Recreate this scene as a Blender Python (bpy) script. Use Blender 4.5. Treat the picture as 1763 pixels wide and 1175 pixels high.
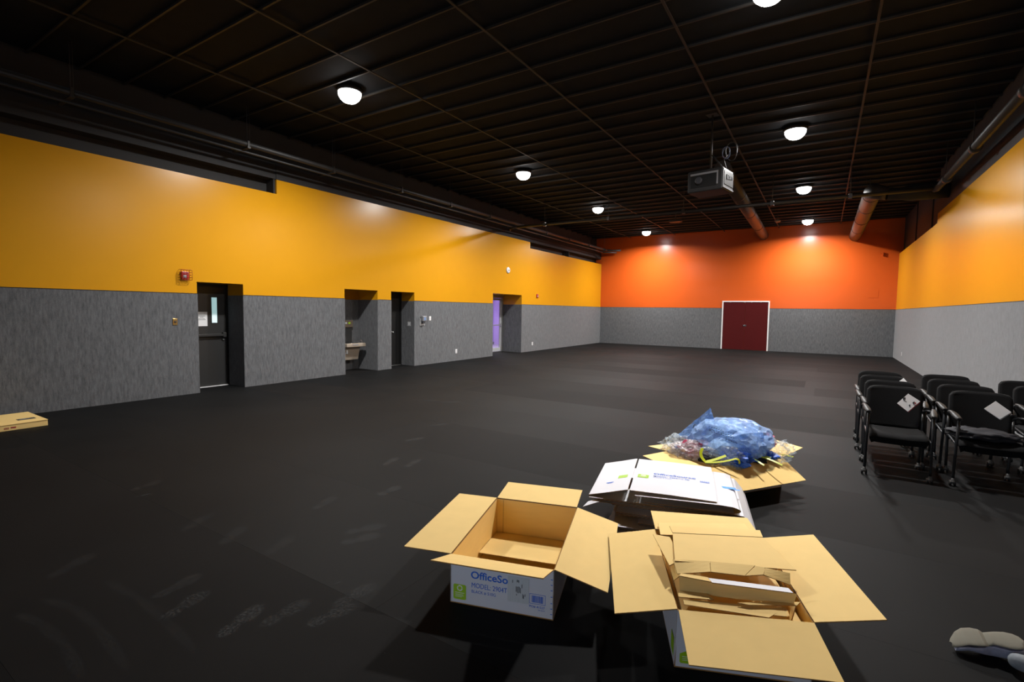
import bpy, bmesh, math, random
from mathutils import Vector, Matrix, noise
R = math.radians
PI = math.pi
random.seed(7)
scene = bpy.context.scene
col = scene.collection
for o in list(bpy.data.objects):
    bpy.data.objects.remove(o)

# ------------------------------------------------------------------ camera
YAW, PITCH, ROLL, FPX = -0.563754904, 0.0626324689, 0.0137741976, 846.772762
fw = Vector((math.sin(YAW)*math.cos(PITCH), math.cos(YAW)*math.cos(PITCH), -math.sin(PITCH)))
r0 = Vector((math.cos(YAW), -math.sin(YAW), 0.0))
u0 = r0.cross(fw)
rr = r0*math.cos(ROLL) + u0*math.sin(ROLL)
uu = -r0*math.sin(ROLL) + u0*math.cos(ROLL)
cam = bpy.data.cameras.new('camera')
cam.sensor_fit = 'HORIZONTAL'; cam.sensor_width = 36.0
cam.lens = FPX/1763.0*36.0
cam.clip_start = 0.05; cam.clip_end = 200
camo = bpy.data.objects.new('camera', cam); col.objects.link(camo)
m = Matrix((rr, uu, -fw)).transposed().to_4x4()
m.translation = Vector((0, 0, 1.64))
camo.matrix_world = m
scene.camera = camo

# ------------------------------------------------------------------ world, exposure
w = bpy.data.worlds.new('world'); scene.world = w; w.use_nodes = True
w.node_tree.nodes['Background'].inputs[0].default_value = (0.72, 0.84, 1.0, 1)
w.node_tree.nodes['Background'].inputs[1].default_value = 4.0   # cool daylight for the carton fronts, through glazing added behind the photographer
vs = scene.view_settings
vs.view_transform = 'Standard'; vs.look = 'None'; vs.gamma = 1.0; vs.use_curve_mapping = False
vs.exposure = 0.0
LAMP_W = 335.0       # each ceiling lamp

scene.cycles.max_bounces = 8
scene.cycles.diffuse_bounces = 4
scene.cycles.transparent_max_bounces = 16
scene.cycles.sample_clamp_indirect = 4.0
scene.cycles.use_denoising = True

# ------------------------------------------------------------------ materials
def new_mat(name):
    m = bpy.data.materials.new(name); m.use_nodes = True
    nt = m.node_tree; b = nt.nodes['Principled BSDF']
    return m, nt, b
def srgb(r, g, b):
    f = lambda c: (c/255/12.92) if c/255 <= 0.04045 else ((c/255+0.055)/1.055)**2.4
    return (f(r), f(g), f(b), 1)
def plain(name, c, rough=0.6, metal=0.0, spec=0.5, var=0.08, scale=40, bump=0.0, stretch=(1,1,1), coat=0.0):
    m, nt, b = new_mat(name); N, L = nt.nodes, nt.links
    b.inputs['Roughness'].default_value = rough; b.inputs['Metallic'].default_value = metal
    b.inputs['Specular IOR Level'].default_value = spec
    b.inputs['Coat Weight'].default_value = coat
    tc = N.new('ShaderNodeTexCoord'); mp = N.new('ShaderNodeMapping'); mp.inputs['Scale'].default_value = stretch
    nz = N.new('ShaderNodeTexNoise'); nz.inputs['Scale'].default_value = scale; nz.inputs['Detail'].default_value = 4
    L.new(tc.outputs['Object'], mp.inputs[0]); L.new(mp.outputs[0], nz.inputs['Vector'])
    mx = N.new('ShaderNodeMix'); mx.data_type = 'RGBA'
    mx.inputs[6].default_value = tuple(x*(1-var) for x in c[:3])+(1,)
    mx.inputs[7].default_value = tuple(min(1, x*(1+var)) for x in c[:3])+(1,)
    L.new(nz.outputs['Fac'], mx.inputs[0]); L.new(mx.outputs[2], b.inputs['Base Color'])
    if bump:
        bp = N.new('ShaderNodeBump'); bp.inputs['Strength'].default_value = bump; bp.inputs['Distance'].default_value = 0.002
        L.new(nz.outputs['Fac'], bp.inputs['Height']); L.new(bp.outputs[0], b.inputs['Normal'])
    return m
M = {}
M['yellow'] = plain('yellow_paint', (0.59, 0.268, 0.006, 1), 0.27, spec=0.34, var=0.03, scale=3, bump=0.0)
M['orange'] = plain('orange_paint', (0.57, 0.092, 0.012, 1), 0.25, spec=0.42, var=0.03, scale=3)
def carpet(name, ca, cb):
    m, nt, b = new_mat(name); N, L = nt.nodes, nt.links
    tc = N.new('ShaderNodeTexCoord')
    mp = N.new('ShaderNodeMapping'); mp.inputs['Scale'].default_value = (34, 34, 7)
    n1 = N.new('ShaderNodeTexNoise'); n1.inputs['Scale'].default_value = 1.0; n1.inputs['Detail'].default_value = 6; n1.inputs['Roughness'].default_value = 0.75
    n2 = N.new('ShaderNodeTexNoise'); n2.inputs['Scale'].default_value = 150.0; n2.inputs['Detail'].default_value = 2
    L.new(tc.outputs['Object'], mp.inputs[0]); L.new(mp.outputs[0], n1.inputs['Vector']); L.new(tc.outputs['Object'], n2.inputs['Vector'])
    ad = N.new('ShaderNodeMath'); ad.operation = 'ADD'; L.new(n1.outputs['Fac'], ad.inputs[0])
    ml = N.new('ShaderNodeMath'); ml.operation = 'MULTIPLY'; ml.inputs[1].default_value = 0.6
    L.new(n2.outputs['Fac'], ml.inputs[0]); L.new(ml.outputs[0], ad.inputs[1])
    rp = N.new('ShaderNodeValToRGB'); rp.color_ramp.elements[0].position = 0.58; rp.color_ramp.elements[1].position = 1.0
    rp.color_ramp.elements[0].color = ca; rp.color_ramp.elements[1].color = cb
    L.new(ad.outputs[0], rp.inputs[0]); L.new(rp.outputs[0], b.inputs['Base Color'])
    b.inputs['Roughness'].default_value = 0.9; b.inputs['Specular IOR Level'].default_value = 0.2
    b.inputs['Sheen Weight'].default_value = 0.22; b.inputs['Sheen Roughness'].default_value = 0.5
    bp = N.new('ShaderNodeBump'); bp.inputs['Strength'].default_value = 0.35; bp.inputs['Distance'].default_value = 0.004
    L.new(ad.outputs[0], bp.inputs['Height']); L.new(bp.outputs[0], b.inputs['Normal'])
    return m
M['wallcarpet'] = carpet('grey_wall_carpet', srgb(68, 69, 71), srgb(107, 108, 111))
# floor rolls: black rubber
def floor_mat():
    m, nt, b = new_mat('black_rubber_floor'); N, L = nt.nodes, nt.links
    geo = N.new('ShaderNodeNewGeometry'); oi = N.new('ShaderNodeObjectInfo')
    def noise_(scale, detail, vec, rough=0.5):
        n = N.new('ShaderNodeTexNoise'); n.inputs['Scale'].default_value = scale; n.inputs['Detail'].default_value = detail
        n.inputs['Roughness'].default_value = rough
        L.new(vec, n.inputs['Vector']); return n.outputs['Fac']
    def math_(op, a, b_=None, c=None, clamp=False):
        n = N.new('ShaderNodeMath'); n.operation = op; n.use_clamp = clamp
        for i, v in enumerate((a, b_, c)):
            if v is None: continue
            if isinstance(v, (int, float)): n.inputs[i].default_value = v
            else: L.new(v, n.inputs[i])
        return n.outputs[0]
    pos = geo.outputs['Position']
    grain = noise_(420, 2, pos)
    big = noise_(0.9, 5, pos, 0.6)
    # scuffs: thin bright streaks
    mp2 = N.new('ShaderNodeMapping'); mp2.inputs['Rotation'].default_value = (0, 0, R(20)); mp2.inputs['Scale'].default_value = (1.4, 22, 1)
    L.new(pos, mp2.inputs[0])
    sc = noise_(1.6, 3, mp2.outputs[0], 0.6)
    sc = math_('MULTIPLY', math_('SUBTRACT', sc, 0.70), 6.0, clamp=True)
    # specks of lint
    v2 = N.new('ShaderNodeTexVoronoi'); v2.inputs['Scale'].default_value = 5.5; L.new(pos, v2.inputs['Vector'])
    sp = math_('MULTIPLY', math_('LESS_THAN', v2.outputs['Distance'], 0.014), 1.0)
    dust = math_('ADD', math_('MULTIPLY', sc, 0.3), math_('MULTIPLY', math_('SUBTRACT', big, 0.35), 0.10), clamp=True)
    dust = math_('ADD', dust, math_('MULTIPLY', sp, 0.8), clamp=True)
    base = N.new('ShaderNodeValToRGB')
    e = base.color_ramp.elements
    e[0].position = 0.0; e[0].color = (0.0058, 0.0060, 0.0063, 1)
    e[1].position = 1.0; e[1].color = (0.0086, 0.0077, 0.0074, 1)
    L.new(oi.outputs['Random'], base.inputs[0])
    g = N.new('ShaderNodeMix'); g.data_type = 'RGBA'; g.blend_type = 'MULTIPLY'; g.inputs[0].default_value = 1
    gr = N.new('ShaderNodeMapRange'); gr.inputs['To Min'].default_value = 0.6; gr.inputs['To Max'].default_value = 1.5
    L.new(grain, gr.inputs['Value']); L.new(base.outputs[0], g.inputs[6]); L.new(gr.outputs[0], g.inputs[7])
    mx = N.new('ShaderNodeMix'); mx.data_type = 'RGBA'; mx.inputs[7].default_value = (0.075, 0.072, 0.07, 1)
    L.new(dust, mx.inputs[0]); L.new(g.outputs[2], mx.inputs[6]); L.new(mx.outputs[2], b.inputs['Base Color'])
    ro = N.new('ShaderNodeMapRange'); ro.inputs['To Min'].default_value = 0.58; ro.inputs['To Max'].default_value = 0.72
    L.new(oi.outputs['Random'], ro.inputs['Value']); L.new(ro.outputs[0], b.inputs['Roughness'])
    b.inputs['Specular IOR Level'].default_value = 0.06
    bp = N.new('ShaderNodeBump'); bp.inputs['Strength'].default_value = 0.5; bp.inputs['Distance'].default_value = 0.001
    L.new(grain, bp.inputs['Height']); L.new(bp.outputs[0], b.inputs['Normal'])
    return m
M['floor'] = floor_mat()
def dust_mat():
    m, nt, b = new_mat('grey_floor_dust'); N, L = nt.nodes, nt.links
    at = N.new('ShaderNodeAttribute'); at.attribute_name = 'a'
    tc = N.new('ShaderNodeNewGeometry'); nz = N.new('ShaderNodeTexNoise'); nz.inputs['Scale'].default_value = 70; nz.inputs['Detail'].default_value = 4; nz.inputs['Roughness'].default_value = 0.8
    L.new(tc.outputs['Position'], nz.inputs['Vector'])
    mr = N.new('ShaderNodeMapRange'); mr.inputs['From Min'].default_value = 0.44; mr.inputs['From Max'].default_value = 0.66
    L.new(nz.outputs['Fac'], mr.inputs['Value'])
    mu = N.new('ShaderNodeMath'); mu.operation = 'MULTIPLY'; L.new(at.outputs['Fac'], mu.inputs[0]); L.new(mr.outputs[0], mu.inputs[1])
    tr = N.new('ShaderNodeBsdfTransparent'); mx = N.new('ShaderNodeMixShader')
    b.inputs['Base Color'].default_value = (0.15, 0.148, 0.145, 1); b.inputs['Roughness'].default_value = 1; b.inputs['Specular IOR Level'].default_value = 0
    L.new(mu.outputs[0], mx.inputs[0]); L.new(tr.outputs[0], mx.inputs[1]); L.new(b.outputs[0], mx.inputs[2]); L.new(mx.outputs[0], N['Material Output'].inputs[0])
    return m
M['dust'] = dust_mat()
M['ceil'] = plain('black_ceiling_paint', (0.0125, 0.0135, 0.0155, 1), 0.85, spec=0.2, var=0.3, scale=5)
M['joist'] = plain('dark_brown_joist', (0.034, 0.029, 0.024, 1), 0.6, var=0.2, scale=10)
M['blackwall'] = plain('black_upper_wall', (0.018, 0.018, 0.019, 1), 0.75, var=0.25, scale=3)
M['pipe'] = plain('black_painted_pipe', (0.035, 0.034, 0.034, 1), 0.5, var=0.2, scale=8)
M['duct'] = plain('dark_brown_duct', (0.04, 0.032, 0.028, 1), 0.5, var=0.15, scale=6)
M['void'] = plain('black_seam', (0.004, 0.004, 0.004, 1), 0.9)
M['doorblack'] = plain('charcoal_door_paint', (0.030, 0.030, 0.030, 1), 0.35, var=0.05, scale=8)
M['frameblack'] = plain('black_door_frame', (0.012, 0.012, 0.012, 1), 0.4)
M['doorred'] = plain('dark_red_door', srgb(72, 8, 10), 0.6, spec=0.15, var=0.12, scale=3, stretch=(1, 1, 0.3))
M['white'] = plain('white_paint', (0.72, 0.71, 0.72, 1), 0.5, var=0.03)
M['alu'] = plain('brushed_aluminium', (0.55, 0.55, 0.54, 1), 0.35, metal=0.9, var=0.05)
M['chrome'] = plain('chrome', (0.75, 0.75, 0.76, 1), 0.15, metal=1.0, var=0.02)
M['brass'] = plain('brass_plate', (0.55, 0.40, 0.16, 1), 0.3, metal=1.0, var=0.05)
M['steeltan'] = plain('tan_steel', (0.40, 0.33, 0.26, 1), 0.4, metal=0.2, var=0.05)
M['steeldark'] = plain('dark_tan_steel', (0.17, 0.13, 0.095, 1), 0.4, metal=0.3, var=0.05)
M['red'] = plain('alarm_red_plastic', (0.42, 0.02, 0.015, 1), 0.35)
M['wire'] = plain('red_guard_wire', (0.25, 0.015, 0.01, 1), 0.4, metal=0.3)
M['greyplastic'] = plain('grey_plastic', (0.22, 0.22, 0.23, 1), 0.35)
M['lightgrey'] = plain('light_grey_plastic', (0.42, 0.43, 0.44, 1), 0.4)
M['bluescreen'] = plain('blue_grey_plastic', (0.16, 0.24, 0.42, 1), 0.3)
M['purple'] = plain('lavender_paint', srgb(196, 172, 228), 0.7, var=0.02)
M['tilelight'] = plain('pale_corridor_floor', srgb(185, 178, 190), 0.4, var=0.05)
M['paper'] = plain('white_paper', (0.80, 0.80, 0.81, 1), 0.6, var=0.02)
M['ink'] = plain('black_ink', (0.03, 0.03, 0.035, 1), 0.6)
M['inkblue'] = plain('blue_print_ink', srgb(28, 98, 205), 0.55, var=0.05)
M['inkgreen'] = plain('lime_green_print', srgb(158, 200, 30), 0.5, var=0.05)
M['inkwhite'] = plain('white_print', (0.8, 0.82, 0.7, 1), 0.5)
M['inkred'] = plain('dark_red_print', (0.3, 0.02, 0.03, 1), 0.5)
M['kraft'] = plain('kraft_cardboard', srgb(237, 203, 132), 0.75, spec=0.25, var=0.05, scale=9, bump=0.12, stretch=(1, 1, 4))
M['kraftedge'] = plain('corrugated_edge', srgb(150, 112, 66), 0.85, spec=0.1, var=0.45, scale=160)
M['boxwhite'] = plain('white_faced_cardboard', srgb(212, 211, 217), 0.5, spec=0.4, var=0.02, scale=6)
M['packtape'] = plain('glossy_label_tape', srgb(200, 203, 205), 0.22, var=0.12, scale=25, stretch=(6, 1, 0.4))
M['bluetape'] = plain('blue_painter_tape', srgb(70, 150, 235), 0.5)
M['fabric'] = plain('black_seat_fabric', (0.006, 0.006, 0.0065, 1), 0.95, spec=0.2, var=0.35, scale=220, bump=0.4)
M['chairmetal'] = plain('black_chair_tube', (0.010, 0.011, 0.013, 1), 0.4, spec=0.35, var=0.05)
M['chairplastic'] = plain('black_chair_plastic', (0.022, 0.021, 0.021, 1), 0.5, spec=0.3)
M['casterhood'] = plain('caster_hood_plastic', (0.07, 0.07, 0.07, 1), 0.35)
M['cloth'] = plain('charcoal_cloth', (0.016, 0.016, 0.02, 1), 0.7, spec=0.25, var=0.3, scale=30)
M['bluefoam'] = plain('deep_blue_foam', srgb(30, 92, 200), 0.4, var=0.3, scale=18)
M['redpack'] = plain('crimson_packing', srgb(175, 60, 90), 0.4, var=0.35, scale=40)
M['pinkpack'] = plain('rose_print_wrap', srgb(205, 120, 150), 0.4, var=0.3, scale=50)
M['strap'] = plain('yellow_green_strap', srgb(205, 212, 40), 0.35, var=0.06)
M['sole'] = plain('pale_grey_rubber', srgb(118, 114, 101), 0.85, var=0.08, scale=30)
M['shoe'] = plain('grey_blue_mesh_fabric', srgb(165, 166, 186), 0.8, var=0.2, scale=60)
M['denim'] = plain('washed_grey_denim', srgb(122, 128, 134), 0.85, var=0.25, scale=70, bump=0.3)
M['skin'] = plain('skin', srgb(205, 150, 120), 0.5, var=0.05)
M['shirt'] = plain('navy_shirt', srgb(35, 42, 62), 0.85, var=0.2, scale=60)
M['hair'] = plain('brown_hair', (0.03, 0.018, 0.01, 1), 0.6)
def emit(name, c, s):
    m, nt, b = new_mat(name)
    b.inputs['Emission Color'].default_value = c; b.inputs['Emission Strength'].default_value = s
    b.inputs['Base Color'].default_value = (0.8, 0.8, 0.8, 1)
    return m
M['lens'] = emit('lit_lamp_lens', (1, 1, 1, 1), 14)
M['litglass'] = emit('lit_wired_glass', (0.42, 0.78, 0.80, 1), 0.55)
def film(name, c, clear, rough=0.12, tint=(1, 1, 1, 1)):
    m, nt, b = new_mat(name); N, L = nt.nodes, nt.links
    out = N['Material Output']
    tr = N.new('ShaderNodeBsdfTransparent'); tr.inputs[0].default_value = tint
    mx = N.new('ShaderNodeMixShader')
    tc = N.new('ShaderNodeTexCoord'); nz = N.new('ShaderNodeTexNoise'); nz.inputs['Scale'].default_value = 14; nz.inputs['Detail'].default_value = 5
    nz.inputs['Roughness'].default_value = 0.7
    L.new(tc.outputs['Object'], nz.inputs['Vector'])
    mr = N.new('ShaderNodeMapRange'); mr.inputs['From Min'].default_value = 0.35; mr.inputs['From Max'].default_value = 0.65
    mr.inputs['To Min'].default_value = max(0, clear-0.2); mr.inputs['To Max'].default_value = min(1, clear+0.2)
    L.new(nz.outputs['Fac'], mr.inputs['Value']); L.new(mr.outputs[0], mx.inputs[0])
    b.inputs['Base Color'].default_value = c; b.inputs['Roughness'].default_value = rough
    b.inputs['Specular IOR Level'].default_value = 1.0
    bp = N.new('ShaderNodeBump'); bp.inputs['Strength'].default_value = 0.8; bp.inputs['Distance'].default_value = 0.022
    L.new(nz.outputs['Fac'], bp.inputs['Height']); L.new(bp.outputs[0], b.inputs['Normal'])
    L.new(b.outputs[0], mx.inputs[1]); L.new(tr.outputs[0], mx.inputs[2]); L.new(mx.outputs[0], out.inputs[0])
    return m
M['bluefilm'] = film('blue_plastic_film', srgb(165, 204, 252), 0.50, 0.08, (0.80, 0.90, 1, 1))
M['bluefilm2'] = film('denser_blue_film', srgb(140, 190, 250), 0.35, 0.2, (0.7, 0.86, 1, 1))
M['clearfilm'] = film('clear_plastic_film', srgb(205, 218, 226), 0.68, 0.12)
M['bubble'] = film('bubble_wrap_film', srgb(205, 200, 205), 0.5, 0.15)
def glass_mat():
    m, nt, b = new_mat('clear_glass'); N, L = nt.nodes, nt.links
    tr = N.new('ShaderNodeBsdfTransparent'); mx = N.new('ShaderNodeMixShader'); mx.inputs[0].default_value = 0.88
    b.inputs['Roughness'].default_value = 0.03; b.inputs['Base Color'].default_value = (0.1, 0.1, 0.11, 1)
    L.new(b.outputs[0], mx.inputs[1]); L.new(tr.outputs[0], mx.inputs[2]); L.new(mx.outputs[0], N['Material Output'].inputs[0])
    return m
M['glass'] = glass_mat()

# ------------------------------------------------------------------ helpers
def tag(o, label=None, cat=None, group=None, kind=None):
    if label: o['label'] = label
    if cat: o['category'] = cat
    if group: o['group'] = group
    if kind: o['kind'] = kind
    return o
def empty(name, loc, rz=0, label=None, cat=None, group=None, kind=None, mat=None):
    o = bpy.data.objects.new(name, None); o.empty_display_size = 0.1
    o.location = loc; o.rotation_euler = (0, 0, rz)
    if mat is not None: o.matrix_world = mat
    col.objects.link(o)
    return tag(o, label, cat, group, kind)
def copy_tree(o, parent=None):
    c = o.copy(); col.objects.link(c); c.parent = parent
    for ch in kids.get(o.name, []):
        copy_tree(ch, c)
    return c
kids = {}
class MB:
    def __init__(s): s.bm = bmesh.new(); s.mi = 0
    def _fin(s, fs):
        for f in fs: f.material_index = s.mi
    def box(s, x0, x1, y0, y1, z0, z1, bevel=0, seg=2, rot=None):
        bm = s.bm
        r = bmesh.ops.create_cube(bm, size=1.0)
        vs_ = r['verts']
        for v in vs_:
            v.co = Vector((x0+(v.co.x+.5)*(x1-x0), y0+(v.co.y+.5)*(y1-y0), z0+(v.co.z+.5)*(z1-z0)))
        fs = list({f for v in vs_ for f in v.link_faces})
        if bevel:
            es = list({e for v in vs_ for e in v.link_edges})
            rb = bmesh.ops.bevel(bm, geom=es, offset=bevel, segments=seg, profile=0.5, affect='EDGES')
            vs_ = list({v for f in rb['faces'] for v in f.verts}); fs = list({f for v in vs_ for f in v.link_faces})
        if rot is not None:
            c = Vector(((x0+x1)/2, (y0+y1)/2, (z0+z1)/2))
            for v in vs_: v.co = c + rot @ (v.co-c)
        s._fin(fs); return s
    def hexa(s, P):
        v = [s.bm.verts.new(p) for p in P]
        fs = [s.bm.faces.new([v[i] for i in q]) for q in ((3, 2, 1, 0), (4, 5, 6, 7), (0, 1, 5, 4), (1, 2, 6, 5), (2, 3, 7, 6), (3, 0, 4, 7))]
        s._fin(fs); return fs
    def tube(s, pts, r, n=10, cap=True):
        pts = [Vector(p) for p in pts]; bm = s.bm; rings = []
        rs = r if isinstance(r, (list, tuple)) else [r]*len(pts)
        ref = None
        for i, p in enumerate(pts):
            if i == 0: t = pts[1]-pts[0]
            elif i == len(pts)-1: t = pts[-1]-pts[-2]
            else: t = (pts[i+1]-p).normalized()+(p-pts[i-1]).normalized()
            t.normalize()
            if ref is None:
                ref = Vector((0, 0, 1)) if abs(t.z) < 0.9 else Vector((1, 0, 0))
            a = (ref - t*ref.dot(t)).normalized(); b = t.cross(a); ref = a
            rings.append([bm.verts.new(p+a*(rs[i]*math.cos(2*PI*k/n))+b*(rs[i]*math.sin(2*PI*k/n))) for k in range(n)])
        fs = []
        for A, B in zip(rings[:-1], rings[1:]):
            for k in range(n):
                fs.append(bm.faces.new((A[k], A[(k+1) % n], B[(k+1) % n], B[k])))
        for f in fs: f.smooth = True
        if cap:
            fs.append(bm.faces.new(rings[0][::-1])); fs.append(bm.faces.new(rings[-1]))
        s._fin(fs); return s
    def lathe(s, c, axis, prof, n=24):
        # prof: list of (radius, height along axis)
        ax = Vector(axis).normalized(); ref = Vector((0, 0, 1)) if abs(ax.z) < 0.9 else Vector((1, 0, 0))
        a = (ref-ax*ref.dot(ax)).normalized(); b = ax.cross(a); c = Vector(c); rings = []; fs = []
        for r, h in prof:
            rings.append([s.bm.verts.new(c+ax*h+a*(r*math.cos(2*PI*k/n))+b*(r*math.sin(2*PI*k/n))) for k in range(n)])
        for A, B in zip(rings[:-1], rings[1:]):
            for k in range(n):
                f = s.bm.faces.new((A[k], A[(k+1) % n], B[(k+1) % n], B[k])); f.smooth = True; fs.append(f)
        fs.append(s.bm.faces.new(rings[0][::-1])); fs.append(s.bm.faces.new(rings[-1]))
        s._fin(fs); return s
    def prism(s, poly, z0, z1, fn=lambda x, y, z: (x, y, z)):
        n = len(poly)
        A = [s.bm.verts.new(fn(x, y, z0)) for x, y in poly]; B = [s.bm.verts.new(fn(x, y, z1)) for x, y in poly]
        fs = [s.bm.faces.new(A[::-1]), s.bm.faces.new(B)]
        for i in range(n): fs.append(s.bm.faces.new((A[i], A[(i+1) % n], B[(i+1) % n], B[i])))
        s._fin(fs); return s
    def grid(s, P, thick=0, mats=(0, 0, 0), smooth=False):
        # P[i][j] points of a sheet; outer side = along (di x dj); thick = thickness towards the inner side
        nu, nv = len(P), len(P[0]); P = [[Vector(q) for q in row] for row in P]
        Nn = [[None]*nv for _ in range(nu)]
        for i in range(nu):
            for j in range(nv):
                du = P[min(i+1, nu-1)][j]-P[max(i-1, 0)][j]; dv = P[i][min(j+1, nv-1)]-P[i][max(j-1, 0)]
                Nn[i][j] = du.cross(dv).normalized()
        O = [[s.bm.verts.new(P[i][j]) for j in range(nv)] for i in range(nu)]
        for i in range(nu-1):
            for j in range(nv-1):
                f = s.bm.faces.new((O[i][j], O[i+1][j], O[i+1][j+1], O[i][j+1])); f.material_index = mats[0]; f.smooth = smooth
        if thick:
            I = [[s.bm.verts.new(P[i][j]-Nn[i][j]*thick) for j in range(nv)] for i in range(nu)]
            for i in range(nu-1):
                for j in range(nv-1):
                    f = s.bm.faces.new((I[i][j], I[i][j+1], I[i+1][j+1], I[i+1][j])); f.material_index = mats[1]; f.smooth = smooth
            for i in range(nu-1):
                for j, fl in ((0, 0), (nv-1, 1)):
                    q = (O[i][j], I[i][j], I[i+1][j], O[i+1][j]); f = s.bm.faces.new(q if not fl else q[::-1]); f.material_index = mats[2]
            for j in range(nv-1):
                for i, fl in ((0, 1), (nu-1, 0)):
                    q = (O[i][j], I[i][j], I[i][j+1], O[i][j+1]); f = s.bm.faces.new(q if not fl else q[::-1]); f.material_index = mats[2]
        return s
    def build(s, name, mats, parent=None, loc=None):
        me = bpy.data.meshes.new(name); s.bm.to_mesh(me); s.bm.free()
        for m_ in (mats if isinstance(mats, (list, tuple)) else [mats]): me.materials.append(m_)
        o = bpy.data.objects.new(name, me); col.objects.link(o)
        if parent is not None: o.parent = parent; kids.setdefault(parent.name, []).append(o)
        if loc is not None: o.location = loc
        return o
def boxo(name, x0, x1, y0, y1, z0, z1, mat, parent=None, bevel=0, loc=None):
    return MB().box(x0, x1, y0, y1, z0, z1, bevel).build(name, mat, parent, loc)
def text(name, body, mat, parent, origin, right, up, height, width=None, bold=0.0, lift=0.0009, thick=0.0006):
    """real flat lettering lying on a surface: origin = lower left, right/up = unit directions"""
    cu = bpy.data.curves.new(name, 'FONT'); cu.body = body; cu.size = 1.0; cu.offset = bold; cu.extrude = 0.0; cu.resolution_u = 3
    to = bpy.data.objects.new(name, cu); col.objects.link(to)
    dg = bpy.context.evaluated_depsgraph_get()
    me = bpy.data.meshes.new_from_object(to.evaluated_get(dg))
    col.objects.unlink(to); bpy.data.objects.remove(to)
    me.name = name
    xs = [v.co.x for v in me.vertices]; ys = [v.co.y for v in me.vertices]
    x0, x1, y0, y1 = min(xs), max(xs), min(ys), max(ys)
    sy = height/(y1-y0); sx = (width/(x1-x0)) if width else sy
    right, up = Vector(right), Vector(up); n = right.cross(up); origin = Vector(origin)
    for v in me.vertices:
        v.co = origin + right*((v.co.x-x0)*sx) + up*((v.co.y-y0)*sy) + n*lift
    me.materials.clear(); me.materials.append(mat)
    o = bpy.data.objects.new(name, me); col.objects.link(o); o.parent = parent
    kids.setdefault(parent.name, []).append(o)
    return o
def marks(name, rects, mat, parent, origin, right, up, lift=0.0008):
    """thin printed rectangles (u0,u1,v0,v1) on a surface"""
    b = MB(); right, up = Vector(right), Vector(up); n = right.cross(up); origin = Vector(origin)
    for (a, c, d, e) in rects:
        P = [origin+right*x+up*y for x, y in ((a, d), (c, d), (c, e), (a, e))]
        b.hexa([q+n*0.0001 for q in P]+[q+n*lift for q in P])
    return b.build(name, mat, parent)

# ------------------------------------------------------------------ the room
XL, XR, YB, ZC = -9.899, 2.365, 24.268, 5.41
YN = -3.2
HG = 1.8616
# floor: rolls of black rubber laid along the room's width
fl = MB().box(XL-1.2, XR+0.4, YN-0.3, YB+0.4, -0.16, -0.012).build('floor', M['void']); tag(fl, kind='structure')
tag(fl, 'black rubber sheet floor in long rolls with dusty shoe prints')
k = 0
y = 4.235-1.2185*6
while y < YB:
    y1 = min(y+1.2185, YB+0.02)
    seams = [XL]
    x = XL + (5.0 if k in (6,) else random.choice((2.2, 3.7, 5.1, 6.4, 7.9, 9.6)))
    while x < XR-1.0:
        seams.append(x); x += random.choice((7.6, 9.1, 12.0))
    seams.append(XR+0.02)
    for a, b_ in zip(seams[:-1], seams[1:]):
        t = MB().box(a+0.0004, b_-0.0004, y+0.0004, y1-0.0004, -0.012, 0.0).build('floor_roll', M['floor'], fl)
    y = y1; k += 1
for rx0, rx1, ry0, ry1 in ((-10.56, XL, 4.637, 5.5), (-10.66, XL, 7.985, 9.04), (-10.46, XL, 9.515, 10.41), (-10.8, XL, 14.36, 16.32)):
    MB().box(rx0, rx1-0.0012, ry0, ry1, -0.012, 0.0).build('floor_roll', M['floor'], fl)

# dust: shoe prints, scuffs and wheel arcs
PRINTS = [(-2.47, 1.23, -2.54, 1.47, 1), (-2.87, 1.19, -2.91, 1.32, 0.7), (-3.11, 1.23, -3.14, 1.41, 0.5), (-2.37, 1.45, -2.37, 1.58, 0.7), (-2.16, 1.59, -2.14, 1.7, 0.8), (-2.2, 1.77, -2.19, 1.9, 0.8), (-2.74, 2.25, -2.68, 2.38, 0.9), (-2.86, 2.35, -2.76, 2.53, 0.9), (-3.45, 1.75, -3.58, 1.94, 0.5), (-3.44, 2.47, -3.51, 2.71, 0.6), (-3.23, 2.93, -3.24, 3.25, 0.9), (-3.83, 3.6, -3.89, 3.81, 0.7), (-3.05, 1.83, -3.15, 2.06, 0.5), (-3.6, 3.69, -3.65, 3.9, 0.7), (-4.31, 4.42, -4.25, 4.6, 0.7), (-4.57, 5.22, -4.53, 5.34, 0.5), (-5.52, 6.69, -5.47, 6.8, 0.5), (-5.94, 6.52, -5.88, 6.64, 0.4), (-3.9, 1.03, -3.94, 1.1, 0.35), (-3.92, 1.76, -3.98, 1.87, 0.35), (-5.13, 1.88, -5.16, 1.99, 0.3)]
SCUFFS = [(-4.9, 1.74, -4.89, 1.88, 0.9), (-5.33, 2.31, -5.34, 2.52, 0.6), (-7.15, 2.44, -7.04, 2.55, 0.4), (-6.42, 2.35, -6.46, 2.47, 0.5), (-6.31, 1.23, -6.26, 1.27, 0.4), (-5.48, 2.31, -5.51, 2.43, 0.3), (-2.39, 1.83, -2.37, 1.88, 0.5)]
ARCS = [[(-3.58, 0.85), (-3.37, 0.91), (-3.06, 0.92), (-2.63, 0.88)], [(-3.5, 1.11), (-3.17, 1.14), (-2.82, 1.13), (-2.48, 1.1)], [(-3.52, 0.73), (-3.32, 0.77), (-3.03, 0.78), (-2.72, 0.75)]]
db_ = bmesh.new(); lay = db_.verts.layers.float.new('a')
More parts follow.
